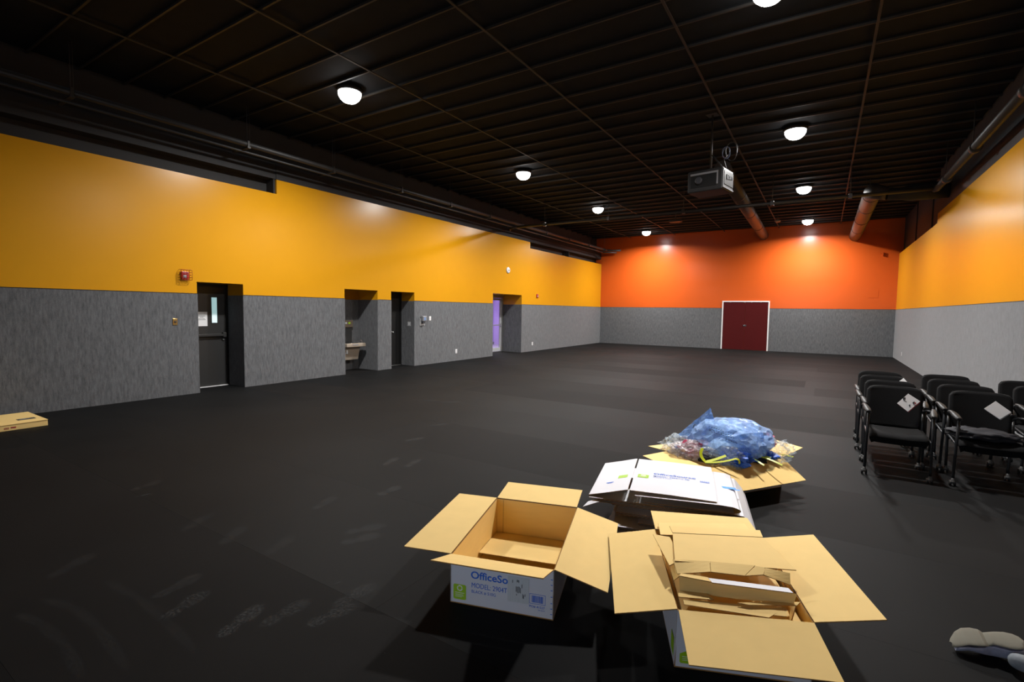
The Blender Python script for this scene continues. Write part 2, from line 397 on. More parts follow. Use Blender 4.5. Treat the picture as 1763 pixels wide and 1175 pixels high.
def soft(pts, s_):
    c = sum((Vector(p_) for p_ in pts), Vector((0, 0)))/len(pts)
    rings = []
    for f_, al in ((0.0, s_), (0.7, s_), (1.12, 0.0)):
        ring_ = []
        for p_ in pts:
            q_ = c+(Vector(p_)-c)*max(f_, 0.02); v = db_.verts.new((q_.x, q_.y, 0.0007)); v[lay] = al; ring_.append(v)
        rings.append(ring_)
    n_ = len(pts)
    for A_, B_ in zip(rings[:-1], rings[1:]):
        for i in range(n_): db_.faces.new((A_[i], A_[(i+1) % n_], B_[(i+1) % n_], B_[i]))
def oval(cx, cy, ax, l_, w_, s_):
    nx = Vector((-ax.y, ax.x)); soft([Vector((cx, cy))+ax*(l_*math.cos(a))+nx*(w_*math.sin(a)) for a in [2*PI*i/16 for i in range(16)]], s_)
for (x0, y0, x1, y1, s_) in PRINTS:
    A_, B_ = Vector((x0, y0)), Vector((x1, y1)); d_ = (B_-A_); c_ = (A_+B_)/2; d_.normalize()
    p_ = c_-d_*0.085; oval(p_.x, p_.y, d_, 0.062, 0.044, s_*0.42); p_ = c_+d_*0.05; oval(p_.x, p_.y, d_, 0.095, 0.058, s_*0.42)
for (x0, y0, x1, y1, s_) in SCUFFS:
    A_, B_ = Vector((x0, y0)), Vector((x1, y1)); d_ = (B_-A_); c_ = (A_+B_)/2; oval(c_.x, c_.y, d_.normalized(), d_.length/2, 0.007, s_*0.8)
for arc in ARCS:
    for (x0, y0), (x1, y1) in zip(arc[:-1], arc[1:]):
        A_, B_ = Vector((x0, y0)), Vector((x1, y1)); d_ = (B_-A_); c_ = (A_+B_)/2; oval(c_.x, c_.y, d_.normalized(), d_.length*0.62, 0.03, 0.10)
dme = bpy.data.meshes.new('floor_dust'); db_.to_mesh(dme); db_.free(); dme.materials.append(M['dust'])
dob = bpy.data.objects.new('floor_dust', dme); col.objects.link(dob); dob.parent = fl; dob['kind'] = 'stuff'

# left wall with its deep openings
OP = [(4.637, 5.503, 2.087), (7.985, 9.04, 2.103), (9.515, 10.41, 2.103), (14.36, 16.318, 2.226)]
WT = 0.86
wl = MB()
def top(y):
    return 4.025 if y < 6.26 else (4.325 if y < 16.91 else 4.085)
breaks = sorted({YN, 6.26, 16.91, YB} | {a for o_ in OP for a in o_[:2]})
for a, b_ in zip(breaks[:-1], breaks[1:]):
    mid = (a+b_)/2; z0 = 0
    for o_ in OP:
        if o_[0] < mid < o_[1]: z0 = o_[2]
    wl.box(XL-WT, XL, a, b_, z0, top(mid))
wall_left = wl.build('wall_left', M['yellow']); tag(wall_left, 'long yellow painted wall with grey carpeted lower half and deep door recesses', kind='structure')
TH = 0.007
def wains(segs, builder, parent):
    for s_ in segs: builder(s_).build('wall_carpet', M['wallcarpet'], parent)
spans = []
c = YN
for o_ in OP: spans.append((c, o_[0])); c = o_[1]
spans.append((c, YB))
for a, b_ in spans:
    MB().box(XL, XL+TH, a, b_, 0, HG).build('wall_carpet', M['wallcarpet'], wall_left)
    MB().box(XL, XL+TH*0.4, a, b_, HG, HG+0.012).build('seam', M['void'], wall_left)
dep = [0.60, 0.756, 0.53, 0.87]
for (a, b_, zt), d in zip(OP, dep):
    MB().box(XL-d, XL+TH, b_-TH, b_+0.0005, 0, HG).build('wall_carpet', M['wallcarpet'], wall_left)
    MB().box(XL-d, XL+TH, a-0.0005, a+TH, 0, HG).build('wall_carpet', M['wallcarpet'], wall_left)
# back of the drinking fountain niche
nb = MB().box(XL-0.90, XL-0.75, 7.9, 9.1, 0, 2.4).build('wall_niche', M['yellow']); tag(nb, 'back of the drinking fountain niche, yellow above grey carpet', kind='structure')
MB().box(XL-0.75, XL-0.75+TH, 7.985, 9.04, 0, HG).build('wall_carpet', M['wallcarpet'], nb)
# black upper wall behind and above the yellow wall
wu = MB()
wu.box(XL-0.6, XL-0.30, YN, YB, 3.9, ZC)
wu.box(XL-0.30, XL-0.03, YN, YB, 4.34, 4.66)
wu.box(XL-0.30, XL-0.012, 6.262, 16.9, 4.327, 4.66)
wu.build('wall_upper_left', M['blackwall']); tag(bpy.data.objects['wall_upper_left'], 'black painted upper wall and ledge above the left yellow wall', kind='structure')
for yy in (-1.0, 6.235, 16.94, 20.5):
    MB().box(XL-0.28, XL-0.05, yy-0.02, yy+0.02, 4.03 if yy < 6.3 else 4.09, 4.338).build('ledge_post', M['blackwall'], bpy.data.objects['wall_upper_left'])

# end wall
wb = MB().box(XL-0.9, XR+0.3, YB, YB+0.3, 0, ZC).build('wall_back', M['orange']); tag(wb, 'orange painted end wall with grey carpeted lower half', kind='structure')
DX0, DX1, DZ = -3.955, -2.02, 2.20
for a, b_ in ((XL, DX0), (DX1, XR)):
    MB().box(a, b_, YB-TH, YB, 0, HG).build('wall_carpet', M['wallcarpet'], wb)
    MB().box(a, b_, YB-TH*0.4, YB, HG, HG+0.012).build('seam', M['void'], wb)
# right wall
wr = MB()
wr.box(XR, XR+0.3, YN, 16.72, 0, 4.28); wr.box(XR, XR+0.3, 16.72, YB, 0, 4.03)
wall_right = wr.build('wall_right', M['yellow']); tag(wall_right, 'yellow painted right wall with pale grey carpeted lower half', kind='structure')
MB().box(XR-TH, XR, YN, YB, 0, HG).build('wall_carpet', M['wallcarpet'], wall_right)
MB().box(XR-TH*0.4, XR, YN, YB, HG, HG+0.012).build('seam', M['void'], wall_right)
wru = MB(); wru.box(XR+0.004, XR+0.4, YN, 16.72, 4.28, ZC); wru.box(XR+0.12, XR+0.4, 16.72, YB, 4.03, ZC)
wru = wru.build('wall_upper_right', M['blackwall']); tag(wru, 'black painted upper wall above the right yellow wall', kind='structure')
for yy in (18.3, 21.2):
    MB().box(XR+0.09, XR+0.12, yy-0.05, yy+0.05, 4.03, ZC).build('pilaster', M['blackwall'], wru)
# wall behind the photographer
GX0, GX1, GZ = -3.6, -0.6, 2.3
wn = MB().box(XL-0.9, GX0, YN-0.3, YN, 0, ZC).box(GX1, XR+0.3, YN-0.3, YN, 0, ZC).box(GX0, GX1, YN-0.3, YN, GZ, ZC).build('wall_near', M['yellow']); tag(wn, 'yellow painted wall behind the photographer', kind='structure')
for a, b_ in ((XL, GX0), (GX1, XR)): MB().box(a, b_, YN, YN+TH, 0, HG).build('wall_carpet', M['wallcarpet'], wn)
wg = MB()  # unseen entrance glazing, added so cool daylight reaches the shaded carton fronts
for x in (GX0, GX0+0.96, GX0+1.98, GX1-0.06): wg.box(x, x+0.06, YN-0.2, YN-0.12, 0, GZ)
wg.box(GX0, GX1, YN-0.2, YN-0.12, GZ-0.08, GZ).box(GX0, GX1, YN-0.2, YN-0.12, 0, 0.15)
wg = wg.build('window_added', M['alu']); tag(wg, 'unseen glazed entrance screen added behind the photographer for cool daylight', kind='structure')
po = bpy.data.lights.new('daylight_portal', 'AREA'); po.shape = 'RECTANGLE'; po.size = GX1-GX0; po.size_y = GZ; po.cycles.is_portal = True
poo = bpy.data.objects.new('daylight_portal', po); col.objects.link(poo); poo.location = ((GX0+GX1)/2, YN-0.14, GZ/2); poo.rotation_euler = (R(90), 0, 0)
# ceiling
ce = MB().box(XL-0.9, XR+0.4, YN-0.3, YB+0.3, ZC, ZC+0.15).build('ceiling', M['ceil']); tag(ce, 'black painted open ceiling with thin brown joists', kind='structure')
j0 = MB().box(XL-0.3, XR+0.1, -0.013, 0.013, -0.03, 0.0).build('joist', M['joist'], ce, (0, 4.92, 5.385))
w0 = MB().box(XL-0.3, XR+0.1, -0.004, 0.004, 0.0, 0.03).build('joist_web', M['ceil'], ce, (0, 4.92, 5.385))
for k in range(-13, 32):
    if k == 0: continue
    yy = 4.92+0.605*k
    for q in (j0, w0):
        c_ = q.copy(); col.objects.link(c_); c_.location.y = yy
for X in (-8.35, -6.16, -3.97, -1.79, 0.41):
    MB().box(X-0.016, X+0.016, YN, YB, 5.33, 5.345).build('bridging_bar', M['joist'], ce)

# ------------------------------------------------------------------ doors
def push_bar(parent, y0, y1, x, z, mat):
    b = MB(); b.box(x+0.03, x+0.065, y0, y1, z-0.025, z+0.025, 0.006)
    b.box(x, x+0.07, y1-0.07, y1, z-0.045, z+0.055, 0.008); b.box(x, x+0.06, y0, y0+0.05, z-0.04, z+0.04, 0.008)
    return b.build('push_bar', mat, parent)
# door 1
XD = -10.50
d1 = MB().box(XD-0.045, XD, 4.60, 5.47, 0.012, 2.03).build('door_1', M['doorblack']); tag(d1, 'charcoal metal exit door with narrow lit window and push bar, nearest in the left wall', kind='structure')
MB().box(XD-0.10, XD+0.03, 5.47, 5.505, 0, 2.087).box(XD-0.10, XD+0.03, 4.60, 5.505, 2.03, 2.087).box(XD-0.13, XD-0.10, 4.55, 5.51, 0, 2.1).build('door_frame', M['frameblack'], d1)
push_bar(d1, 4.72, 5.44, XD, 1.05, M['doorblack'])
f = MB(); f.box(XD, XD+0.006, 5.165, 5.305, 1.28, 1.835)
f = f.build('window_frame', M['frameblack'], d1)
MB().box(XD+0.005, XD+0.010, 5.185, 5.287, 1.30, 1.815).build('pane', M['litglass'], d1)
MB().box(XD-0.06, XD+0.05, 4.637, 5.47, 0, 0.012).build('threshold', M['white'], d1)
MB().lathe((XD, 5.40, 0.95), (1, 0, 0), [(0.014, 0), (0.014, 0.03), (0.008, 0.035)], 12).build('lock', M['alu'], d1)
sg = empty('paper_sign', (XD+0.0012, 4.885, 1.235), R(90), 'white paper notice taped to the charcoal exit door', 'paper sign')
MB().box(0, 0.215, -0.0008, 0, 0, 0.285).build('sheet', M['paper'], sg)
marks('printed_line', [(0.04, 0.17, 0.20, 0.207), (0.07, 0.14, 0.175, 0.182), (0.05, 0.165, 0.15, 0.157), (0.03, 0.18, 0.125, 0.133), (0.15, 0.19, 0.262, 0.266)], M['ink'], sg, (0, -0.0008, 0), (1, 0, 0), (0, 0, 1))
# door 2
XD2 = -10.43
d2 = MB().box(XD2-0.045, XD2, 9.48, 10.37, 0.012, 2.04).build('door_2', M['frameblack']); tag(d2, 'black door deep in the narrow recess beside the drinking fountain niche', kind='structure')
MB().box(XD2-0.10, XD2+0.03, 10.37, 10.412, 0, 2.103).box(XD2-0.10, XD2+0.03, 9.48, 10.412, 2.04, 2.103).build('door_frame', M['frameblack'], d2)
MB().lathe((XD2, 10.05, 0.96), (1, 0, 0), [(0.03, 0), (0.03, 0.008), (0.012, 0.01), (0.012, 0.04), (0.027, 0.045), (0.027, 0.065), (0.01, 0.075)], 16).build('door_knob', M['alu'], d2)
MB().box(XD2, XD2+0.006, 9.86, 9.96, 1.05, 1.75).build('window_frame', M['doorblack'], d2)
MB().box(XD2+0.006, XD2+0.008, 9.88, 9.94, 1.08, 1.72).build('pane', M['glass'], d2)
MB().box(XD2-0.05, XD2+0.04, 9.515, 10.37, 0, 0.012).build('threshold', M['alu'], d2)
# door 3: glazed leaf with a push bar, lavender corridor behind
XD3 = -10.80
d3 = empty('door_3', (XD3, 14.36, 0), 0, 'glazed aluminium door with push bar opening on a lavender corridor', None, None, 'structure')
def d3b(name, y0, y1, z0, z1, mat, x0=-0.022, x1=0.022): return MB().box(x0, x1, y0, y1, z0, z1).build(name, mat, d3)
MB().box(-0.06, 0.06, 1.86, 1.957, 0, 2.226).box(-0.06, 0.06, 0.0, 0.09, 0, 2.226).box(-0.06, 0.06, 0.09, 1.86, 2.10, 2.226).box(-0.05, 0.05, 0.09, 1.86, 0, 0.02).build('door_frame', M['alu'], d3)
for ya, yb in ((0.10, 0.96), (0.98, 1.85)):
    d3b('glass_pane', ya+0.07, yb-0.07, 0.16, 2.02, M['glass'], -0.004, 0.004)
    MB().box(-0.022, 0.022, ya, ya+0.07, 0.03, 2.09).box(-0.022, 0.022, yb-0.07, yb, 0.03, 2.09).box(-0.022, 0.022, ya+0.07, yb-0.07, 2.02, 2.09).box(-0.022, 0.022, ya+0.07, yb-0.07, 0.03, 0.16).build('door_leaf', M['lightgrey'], d3)
    b = MB(); b.box(0.03, 0.065, ya+0.03, yb-0.03, 1.03, 1.07); b.box(0.022, 0.075, ya+0.01, ya+0.06, 1.0, 1.1); b.box(0.022, 0.075, yb-0.06, yb-0.01, 1.0, 1.1); b.build('push_bar', M['greyplastic'], d3)
# corridor beyond
co = MB(); co.box(-13.4, -13.3, 13.0, 19.5, 0, 2.8); co.box(-13.3, -10.9, 19.4, 19.5, 0, 2.8); co.box(-13.3, -10.9, 13.0, 13.1, 0, 2.8); co.box(-13.4, -10.9, 13.0, 19.5, 2.8, 2.9)
co.box(-10.9, -10.88, 13.0, 14.36, 0, 2.8).box(-10.9, -10.88, 16.318, 19.5, 0, 2.8)
co = co.build('wall_corridor', M['purple']); tag(co, 'lavender walls of the corridor behind the glazed door', kind='structure')
MB().box(-13.4, -10.80, 13.0, 19.5, -0.1, 0.0).build('floor_corridor', M['tilelight']); tag(bpy.data.objects['floor_corridor'], 'pale polished floor of the corridor behind the glazed door', kind='structure')
MB().box(-13.3, -13.28, 13.1, 19.4, 0, 0.12).build('baseboard_corridor', M['greyplastic']); tag(bpy.data.objects['baseboard_corridor'], 'grey baseboard of the lavender corridor', kind='structure')
cl = empty('corridor_light', (-12.1, 16.6, 2.74), 0, 'flat ceiling light of the lavender corridor', 'light')
MB().box(-0.3, 0.3, -0.6, 0.6, -0.03, 0.01).build('housing', M['white'], cl)
MB().box(-0.27, 0.27, -0.57, 0.57, -0.034, -0.03).build('diffuser', emit('corridor_diffuser', (0.9, 0.9, 1, 1), 12), cl)
cll = bpy.data.lights.new('corridor_lamp', 'AREA'); cll.shape = 'RECTANGLE'; cll.size = 0.5; cll.size_y = 1.0; cll.energy = 80
clo = bpy.data.objects.new('corridor_lamp', cll); col.objects.link(clo); clo.parent = cl; clo.location = (0, 0, -0.05)
# double door in the end wall
d4 = empty('door_4', (-2.9875, YB, 0), 0, 'dark red double door in a white frame in the orange end wall', None, None, 'structure')
H4 = DZ; W4 = (DX1-DX0)/2
MB().box(-W4, -W4+0.05, -0.04, 0.02, 0, H4).box(W4-0.05, W4, -0.04, 0.02, 0, H4).box(-W4+0.05, W4-0.05, -0.04, 0.02, H4-0.05, H4).build('door_frame', M['white'], d4)
for sx in (-1, 1):
    a, b_ = (0.004, W4-0.055) if sx > 0 else (-W4+0.055, -0.004)
    MB().box(a, b_, -0.02, 0.0, 0.01, H4-0.055).build('door_leaf', M['doorred'], d4)
MB().box(-0.07, 0.07, -0.026, -0.02, 1.06, 1.13).lathe((-0.045, -0.026, 1.095), (0, -1, 0), [(0.012, 0), (0.012, 0.04), (0.028, 0.045), (0.026, 0.07), (0.01, 0.075)], 14).build('handle', M['chrome'], d4)
for dx in (-0.03, 0.25, 0.62, -0.62):
    MB().box(dx-0.03, dx+0.03, -0.03, -0.02, H4-0.075, H4-0.055).build('latch', M['greyplastic'], d4)

# ------------------------------------------------------------------ wall fittings (local: front faces -Y)
def on_left(name, y, z, **k): return empty(name, (XL+(TH if z < HG else 0.0), y, z), R(90), **k)
def alarm(y, z, lab, guard):
    a = on_left('fire_alarm', y, z, label=lab, cat='fire alarm', group='red fire alarms on the left wall')
    MB().box(-0.06, 0.06, -0.045, 0, -0.08, 0.06, 0.008).build('housing', M['red'], a)
    MB().box(-0.045, 0.02, -0.056, -0.045, -0.055, -0.005, 0.003).build('strobe_lens', M['lightgrey'], a)
    MB().box(-0.045, 0.045, -0.049, -0.045, 0.012, 0.045).build('horn_grille', M['inkred'], a)
    if guard:
        b = MB(); W = 0.092; D = 0.09
        for k in range(5):
            x = -W+2*W*k/4
            b.tube([(x, 0, W), (x, -D*0.85, W), (x, -D, W-0.02), (x, -D, -W+0.02), (x, -D*0.85, -W), (x, 0, -W)], 0.0035, 6)
            b.tube([(-W, 0, x), (-W, -D*0.85, x), (-W+0.02, -D, x), (W-0.02, -D, x), (W, -D*0.85, x), (W, 0, x)], 0.0035, 6)
        b.build('wire_guard', M['wire'], a)
alarm(4.43, 2.20, 'red fire alarm in a wire guard above the nearest exit door', True)
alarm(17.51, 2.245, 'small red fire alarm without guard near the orange end wall', False)
def plate(name, parent_fn, lab, cat, mat, w_, h_, holes='switch', group=None):
    p_ = parent_fn(name, lab, cat, group)
    MB().box(-w_/2, w_/2, -0.008, 0, -h_/2, h_/2, 0.003).build('cover_plate', mat, p_)
    if holes == 'outlet':
        for dz in (-0.028, 0.028): MB().box(-0.017, 0.017, -0.011, -0.008, dz-0.014, dz+0.014, 0.003).build('socket', M['lightgrey'], p_)
    elif holes == 'switch': MB().box(-0.014, 0.014, -0.013, -0.008, -0.03, 0.03, 0.002).build('rocker', M['white'], p_)
    return p_
def L_(y, z): return lambda n, l, c, g: on_left(n, y, z, label=l, cat=c, group=g)
pk = plate('key_switch', L_(4.252, 1.346), 'small brass key switch plate on grey carpet left of the exit door', 'switch', M['brass'], 0.075, 0.12, None)
MB().lathe((0, -0.008, 0), (0, -1, 0), [(0.017, 0), (0.017, 0.012), (0.012, 0.015)], 14).build('key_cylinder', M['ink'], pk)
plate('light_switch', L_(11.067, 1.363), 'white light switch right of the hand dispenser on the left wall', 'switch', M['white'], 0.08, 0.125)
plate('wall_outlet', L_(12.31, 0.305), 'white wall outlet low on the left wall before the glazed door', 'outlet', M['white'], 0.09, 0.13, 'outlet', 'white wall outlets')
plate('wall_outlet', L_(17.176, 0.303), 'white wall outlet low on the left wall beyond the glazed door', 'outlet', M['white'], 0.09, 0.13, 'outlet', 'white wall outlets')
plate('wall_outlet', lambda n, l, c, g: empty(n, (XR-TH, 21.75, 0.30), R(-90), l, c, g), 'white wall outlet low on the right wall near the end wall', 'outlet', M['white'], 0.09, 0.13, 'outlet', 'white wall outlets')
plate('switch_plate', lambda n, l, c, g: empty(n, (-10.09, 10.41-TH, 1.205), 0, l, c, g), 'grey switch plate inside the black door recess', 'switch', M['lightgrey'], 0.12, 0.12)
# round white detector
rd = on_left('round_wall_detector', 15.312, 3.107, label='round white detector high on the yellow wall above the glazed door', cat='detector')
MB().lathe((0, 0, 0), (0, -1, 0), [(0.115, 0), (0.115, 0.02), (0.10, 0.035), (0.06, 0.045)], 28).build('base', M['white'], rd)
MB().lathe((0, -0.045, 0), (0, -1, 0), [(0.04, 0), (0.036, 0.01), (0.01, 0.014)], 20).build('sensor', M['lightgrey'], rd)
# sanitiser dispenser
sd = on_left('hand_dispenser', 10.72, 1.31, label='grey hand sanitiser dispenser beside the black door recess', cat='dispenser')
MB().box(-0.10, 0.10, -0.015, 0, -0.15, 0.06).build('back_plate', M['lightgrey'], sd)
MB().box(-0.07, 0.10, -0.11, -0.012, -0.03, 0.13, 0.02).build('cover', M['greyplastic'], sd)
MB().box(-0.03, 0.05, -0.114, -0.11, 0.0, 0.09, 0.002).build('window', M['bluescreen'], sd)
MB().box(-0.05, 0.04, -0.09, -0.02, -0.09, -0.035, 0.008).build('lever', M['ink'], sd)
# fountain
ft = empty('drinking_fountain', (-10.64+0.002, 8.54, 0), R(90), 'tan steel drinking fountain with bright basin in the wall niche', 'drinking fountain')
b = MB(); W = 0.25
poly = [(0.0, 0.29), (0.24, 0.29), (0.34, 0.67), (0.0, 0.67)]
b.prism(poly, -W, W*1.06, lambda x, y, z: (z, -x, y))
b.build('body', M['steeltan'], ft)
b = MB(); b.box(-W-0.015, W+0.10, -0.46, -0.01, 0.635, 0.725, 0.015); b.build('basin_rim', M['steeltan'], ft)
b = MB(); b.lathe((0.06, -0.24, 0.7255), (0, 0, 1), [(0.165, 0), (0.175, 0.006), (0.165, 0.009), (0.12, 0.004), (0.03, 0.002)], 28)
b.box(-W+0.02, -0.12, -0.40, -0.06, 0.725, 0.735, 0.004).build('basin', M['chrome'], ft)
MB().tube([(0.30, -0.36, 0.725), (0.30, -0.36, 0.79), (0.28, -0.34, 0.80), (0.25, -0.32, 0.79)], 0.008, 8).build('bubbler', M['chrome'], ft)
MB().box(-W+0.02, W-0.02, -0.05, 0.0, 0.725, 1.17).build('back_panel', M['doorblack'], ft)
bp_ = MB().box(-W, W, -0.075, 0.0, 1.13, 1.31, 0.008).build('top_panel', M['steeldark'], ft)
for i, (mm, xx) in enumerate((('ink', -0.17), ('ink', -0.06), ('lightgrey', 0.02), ('inkgreen', 0.13))):
    MB().box(xx-0.03, xx+0.03, -0.079, -0.075, 1.22, 1.265).build('label_print', M[mm], bp_)
MB().box(-0.17, -0.13, -0.325, -0.27, 0.46, 0.55).build('side_button', M['white'], ft)
MB().box(-0.09, 0.10, -0.466, -0.46, 0.68, 0.705).build('push_pad', M['greyplastic'], ft)
# access panel + hook on the end wall
ap = MB().box(-0.17, 0.17, -0.008, 0, -0.17, 0.17, 0.002).build('access_panel', M['orange'], None, (1.615, YB, 2.50)); tag(ap, 'orange painted square access panel at the right of the end wall', 'access panel')
hk = MB().box(-0.012, 0.012, -0.09, 0, -0.05, 0.09).box(-0.05, 0.012, -0.03, 0, 0.03, 0.05).build('wall_bracket', M['orange'], None, (1.85, YB, 4.02)); tag(hk, 'small orange painted bracket high at the right of the end wall', 'bracket')

# ------------------------------------------------------------------ pipes and ducts overhead
ZP = 4.70
lp = empty('long_pipe', (-9.35, 0, ZP), 0, 'long black sprinkler pipe running above the left yellow wall', 'pipe')
MB().tube([(0, YN, 0), (0, 23.6, 0)], 0.05, 12).build('pipe', M['pipe'], lp)
MB().tube([(-0.10, YN, -0.12), (-0.10, 23.3, -0.12)], 0.022, 8).build('conduit', M['pipe'], lp)
for yy in (0.2, 2.75, 5.33, 7.25, 9.33, 11.31, 13.32, 15.3, 17.17, 19.2, 21.3, 23.2):
    MB().tube([(0, yy, 0.05), (0, yy, ZC-ZP)], 0.007, 6).tube([(0.05, yy+0.02, 0.03), (0.05, yy+0.02, ZC-ZP)], 0.004, 6).build('hanger_rod', M['pipe'], lp)
    MB().box(-0.46, 0.07, yy-0.03, yy+0.03, -0.085, -0.055).box(-0.06, 0.06, yy-0.02, yy+0.02, -0.055, 0.056).build('bracket', M['pipe'], lp)
MB().tube([(0, 23.6, 0), (0.25, 23.85, 0), (0.62, 23.85, 0)], 0.05, 12).tube([(-0.1, 23.3, -0.12), (0.5, 23.6, -0.14)], 0.03, 8).build('elbow', M['pipe'], lp)
YX, ZX = 14.95, 4.58
cp = empty('cross_pipe', (0, YX, ZX), 0, 'black pipe crossing the whole room under the ceiling', 'pipe')
MB().tube([(-9.3, 0, 0), (2.0, 0, 0)], 0.045, 12).build('pipe', M['pipe'], cp)
MB().tube([(-9.3, 0, 0), (-9.6, 0.0, -0.05), (-9.75, 0.25, -0.05)], 0.03, 10).build('elbow', M['pipe'], cp)
for xx in (-8.2, -5.9, -3.6, -1.3, 0.42):
    MB().tube([(xx, 0, 0.04), (xx, 0, ZC-ZX)], 0.009, 6).box(xx-0.04, xx+0.04, -0.055, 0.055, -0.055, 0.06).build('hanger_rod', M['pipe'], cp)
rp = empty('wall_pipe', (2.08, 0, 4.55), 0, 'thick black pipe running above the right yellow wall', 'pipe')
MB().tube([(0, YN, 0), (0, YX, 0.03), (-0.06, YX+0.06, 0.03)], 0.075, 16).build('pipe', M['pipe'], rp)
for yy in (2.0, 5.5, 9.0, 11.6, 13.9):
    MB().tube([(0, yy-0.06, 0.005), (0, yy+0.06, 0.005)], 0.092, 16).build('coupling', M['pipe'], rp)
    MB().tube([(0, yy+0.2, 0.07), (0, yy+0.2, ZC-4.55)], 0.009, 6).build('hanger_rod', M['pipe'], rp)
rdct = empty('round_duct', (0.92, 0, 4.80), 0, 'long brown round duct that turns to the right wall, right of the lamps', 'duct')
y0_ = YX+0.55
MB().tube([(XR-0.92+0.05, y0_, -0.16), (0.75, y0_, -0.16), (0.55, y0_, -0.17), (0.30, y0_+0.02, -0.14)], [0.2, 0.2, 0.15, 0.15], 20).build('branch', M['blackwall'], rdct)
MB().tube([(0.30, y0_+0.02, -0.14), (0.1, y0_+0.08, -0.06), (0.0, y0_+0.28, 0), (0, y0_+0.5, 0), (0, YB-0.002, 0)], [0.15, 0.18, 0.2, 0.2, 0.2], 28).build('duct_body', M['duct'], rdct)
for yy in (y0_+0.6, 17.9, 20.0, 22.1):
    MB().tube([(0, yy-0.02, 0), (0, yy+0.03, 0)], 0.208, 28).build('seam_ring', M['duct'], rdct)
for yy in (16.9, 20.8):
    MB().tube([(0, yy, 0.19), (0, yy, ZC-4.80)], 0.01, 6).build('hanger_rod', M['pipe'], rdct)
r2 = empty('round_duct', (-2.30, 0, 5.04), 0, 'narrow brown round duct behind the projector reaching the orange wall', 'duct')
MB().tube([(0.12, 12.6, 0), (-0.08, YB-0.002, 0)], 0.185, 24).build('duct_body', M['duct'], r2)
for yy in (12.7, 15.6, 18.5, 21.4):
    MB().tube([(0.12-0.0172*(yy-12.6), yy-0.02, 0), (0.12-0.0172*(yy-12.6), yy+0.03, 0)], 0.195, 24).build('seam_ring', M['duct'], r2)

# ------------------------------------------------------------------ lamps
def make_lamp(x, y, lab):
    t = empty('ceiling_lamp', (x, y, 5.36), 0, lab, 'ceiling lamp', 'round lit ceiling lamps in two rows')
    MB().lathe((0, 0, 0), (0, 0, 1), [(0.20, -0.045), (0.215, -0.03), (0.215, 0.0), (0.17, 0.05)], 28).build('housing', M['chairplastic'], t)
    MB().lathe((0, 0, -0.045), (0, 0, -1), [(0.192, 0), (0.186, 0.05), (0.16, 0.10), (0.11, 0.145), (0.05, 0.165), (0.01, 0.168)], 28).build('lens', M['lens'], t)
    ld = bpy.data.lights.new('lamp_light', 'AREA'); ld.shape = 'DISK'; ld.size = 0.34; ld.energy = LAMP_W; ld.color = (1, 0.985, 0.96)
    ld.spread = R(165)
    lo = bpy.data.objects.new('lamp_light', ld); col.objects.link(lo); lo.parent = t; lo.location = (0, 0, -0.22)
    return t
for i, (x, y, lab) in enumerate([
    (-7.03, 5.81, 'largest round lamp of the left row, nearest the photographer'), (-7.0, 11.53, 'second round lamp of the left row'),
    (-7.0, 16.71, 'third round lamp of the left row'), (-7.06, 22.6, 'farthest round lamp of the left row, before the orange wall'),
    (-0.68, 6.42, 'round lamp cut by the top edge of the picture'), (-0.65, 11.58, 'largest whole round lamp of the right row'),
    (-0.66, 16.87, 'middle round lamp of the right row'), (-0.70, 22.75, 'farthest round lamp of the right row, before the orange wall')]):
    make_lamp(x, y, lab)
# ------------------------------------------------------------------ projector
pj = empty('ceiling_projector', (-1.96, 10.15, 3.93), R(-10), 'black ceiling projector with grey trim hanging on a pole', 'projector')
MB().box(-0.33, 0.33, -0.28, 0.28, 0.0, 0.40, 0.02).build('body', M['chairplastic'], pj)
MB().box(-0.27, 0.25, -0.292, -0.28, 0.31, 0.345).box(0.225, 0.25, -0.292, -0.28, 0.10, 0.31).build('front_trim', M['greyplastic'], pj)
MB().box(-0.26, 0.22, -0.288, -0.28, 0.08, 0.30).build('front_grille', M['void'], pj)
b = MB(); b.box(0.33, 0.342, -0.27, -0.245, 0.03, 0.38); b.box(0.33, 0.342, -0.245, 0.27, 0.03, 0.055); b.build('side_trim', M['greyplastic'], pj)
MB().box(0.33, 0.338, -0.20, 0.26, 0.10, 0.35).build('connector_panel', M['casterhood'], pj)
for k in range(5): MB().box(0.338, 0.352, -0.10+0.07*k, -0.075+0.07*k, 0.2+0.01*k, 0.29).build('socket', M['ink'], pj)
MB().lathe((-0.10, -0.29, 0.2), (0, -1, 0), [(0.07, -0.01), (0.07, 0.03), (0.05, 0.04)], 20).build('projector_lens', M['ink'], pj)
MB().tube([(0.0, 0, 0.40), (0.0, 0, ZC-3.93)], 0.018, 12).box(-0.12, 0.12, -0.12, 0.12, 0.40, 0.43).box(-0.1, 0.1, -0.1, 0.1, ZC-3.94, ZC-3.93-0.002).build('mount_pole', M['pipe'], pj)
MB().tube([(0.28, -0.1, 0.40), (0.16, -0.06, 0.55), (0.02, 0, 0.72)], 0.014, 8).build('brace', M['pipe'], pj)
def coil(cx, cy, cz, r, n, seed):
    random.seed(seed); return [(cx+r*math.cos(a)*0.6, cy+0.03*math.sin(a*1.7), cz+r*math.sin(a)) for a in [2*PI*n*i/60 for i in range(61)]]
MB().tube(coil(0.28, 0, 0.72, 0.11, 2, 1), 0.005, 6).build('blue_cable', M['bluescreen'], pj)
MB().tube(coil(0.36, 0.05, 0.74, 0.17, 1.3, 2), 0.007, 6).tube([(0.3, 0, 0.4), (0.27, 0, 0.5), (0.24, 0, 0.6), (0.3, 0.02, 0.68)], 0.007, 6).build('black_cable', M['pipe'], pj)
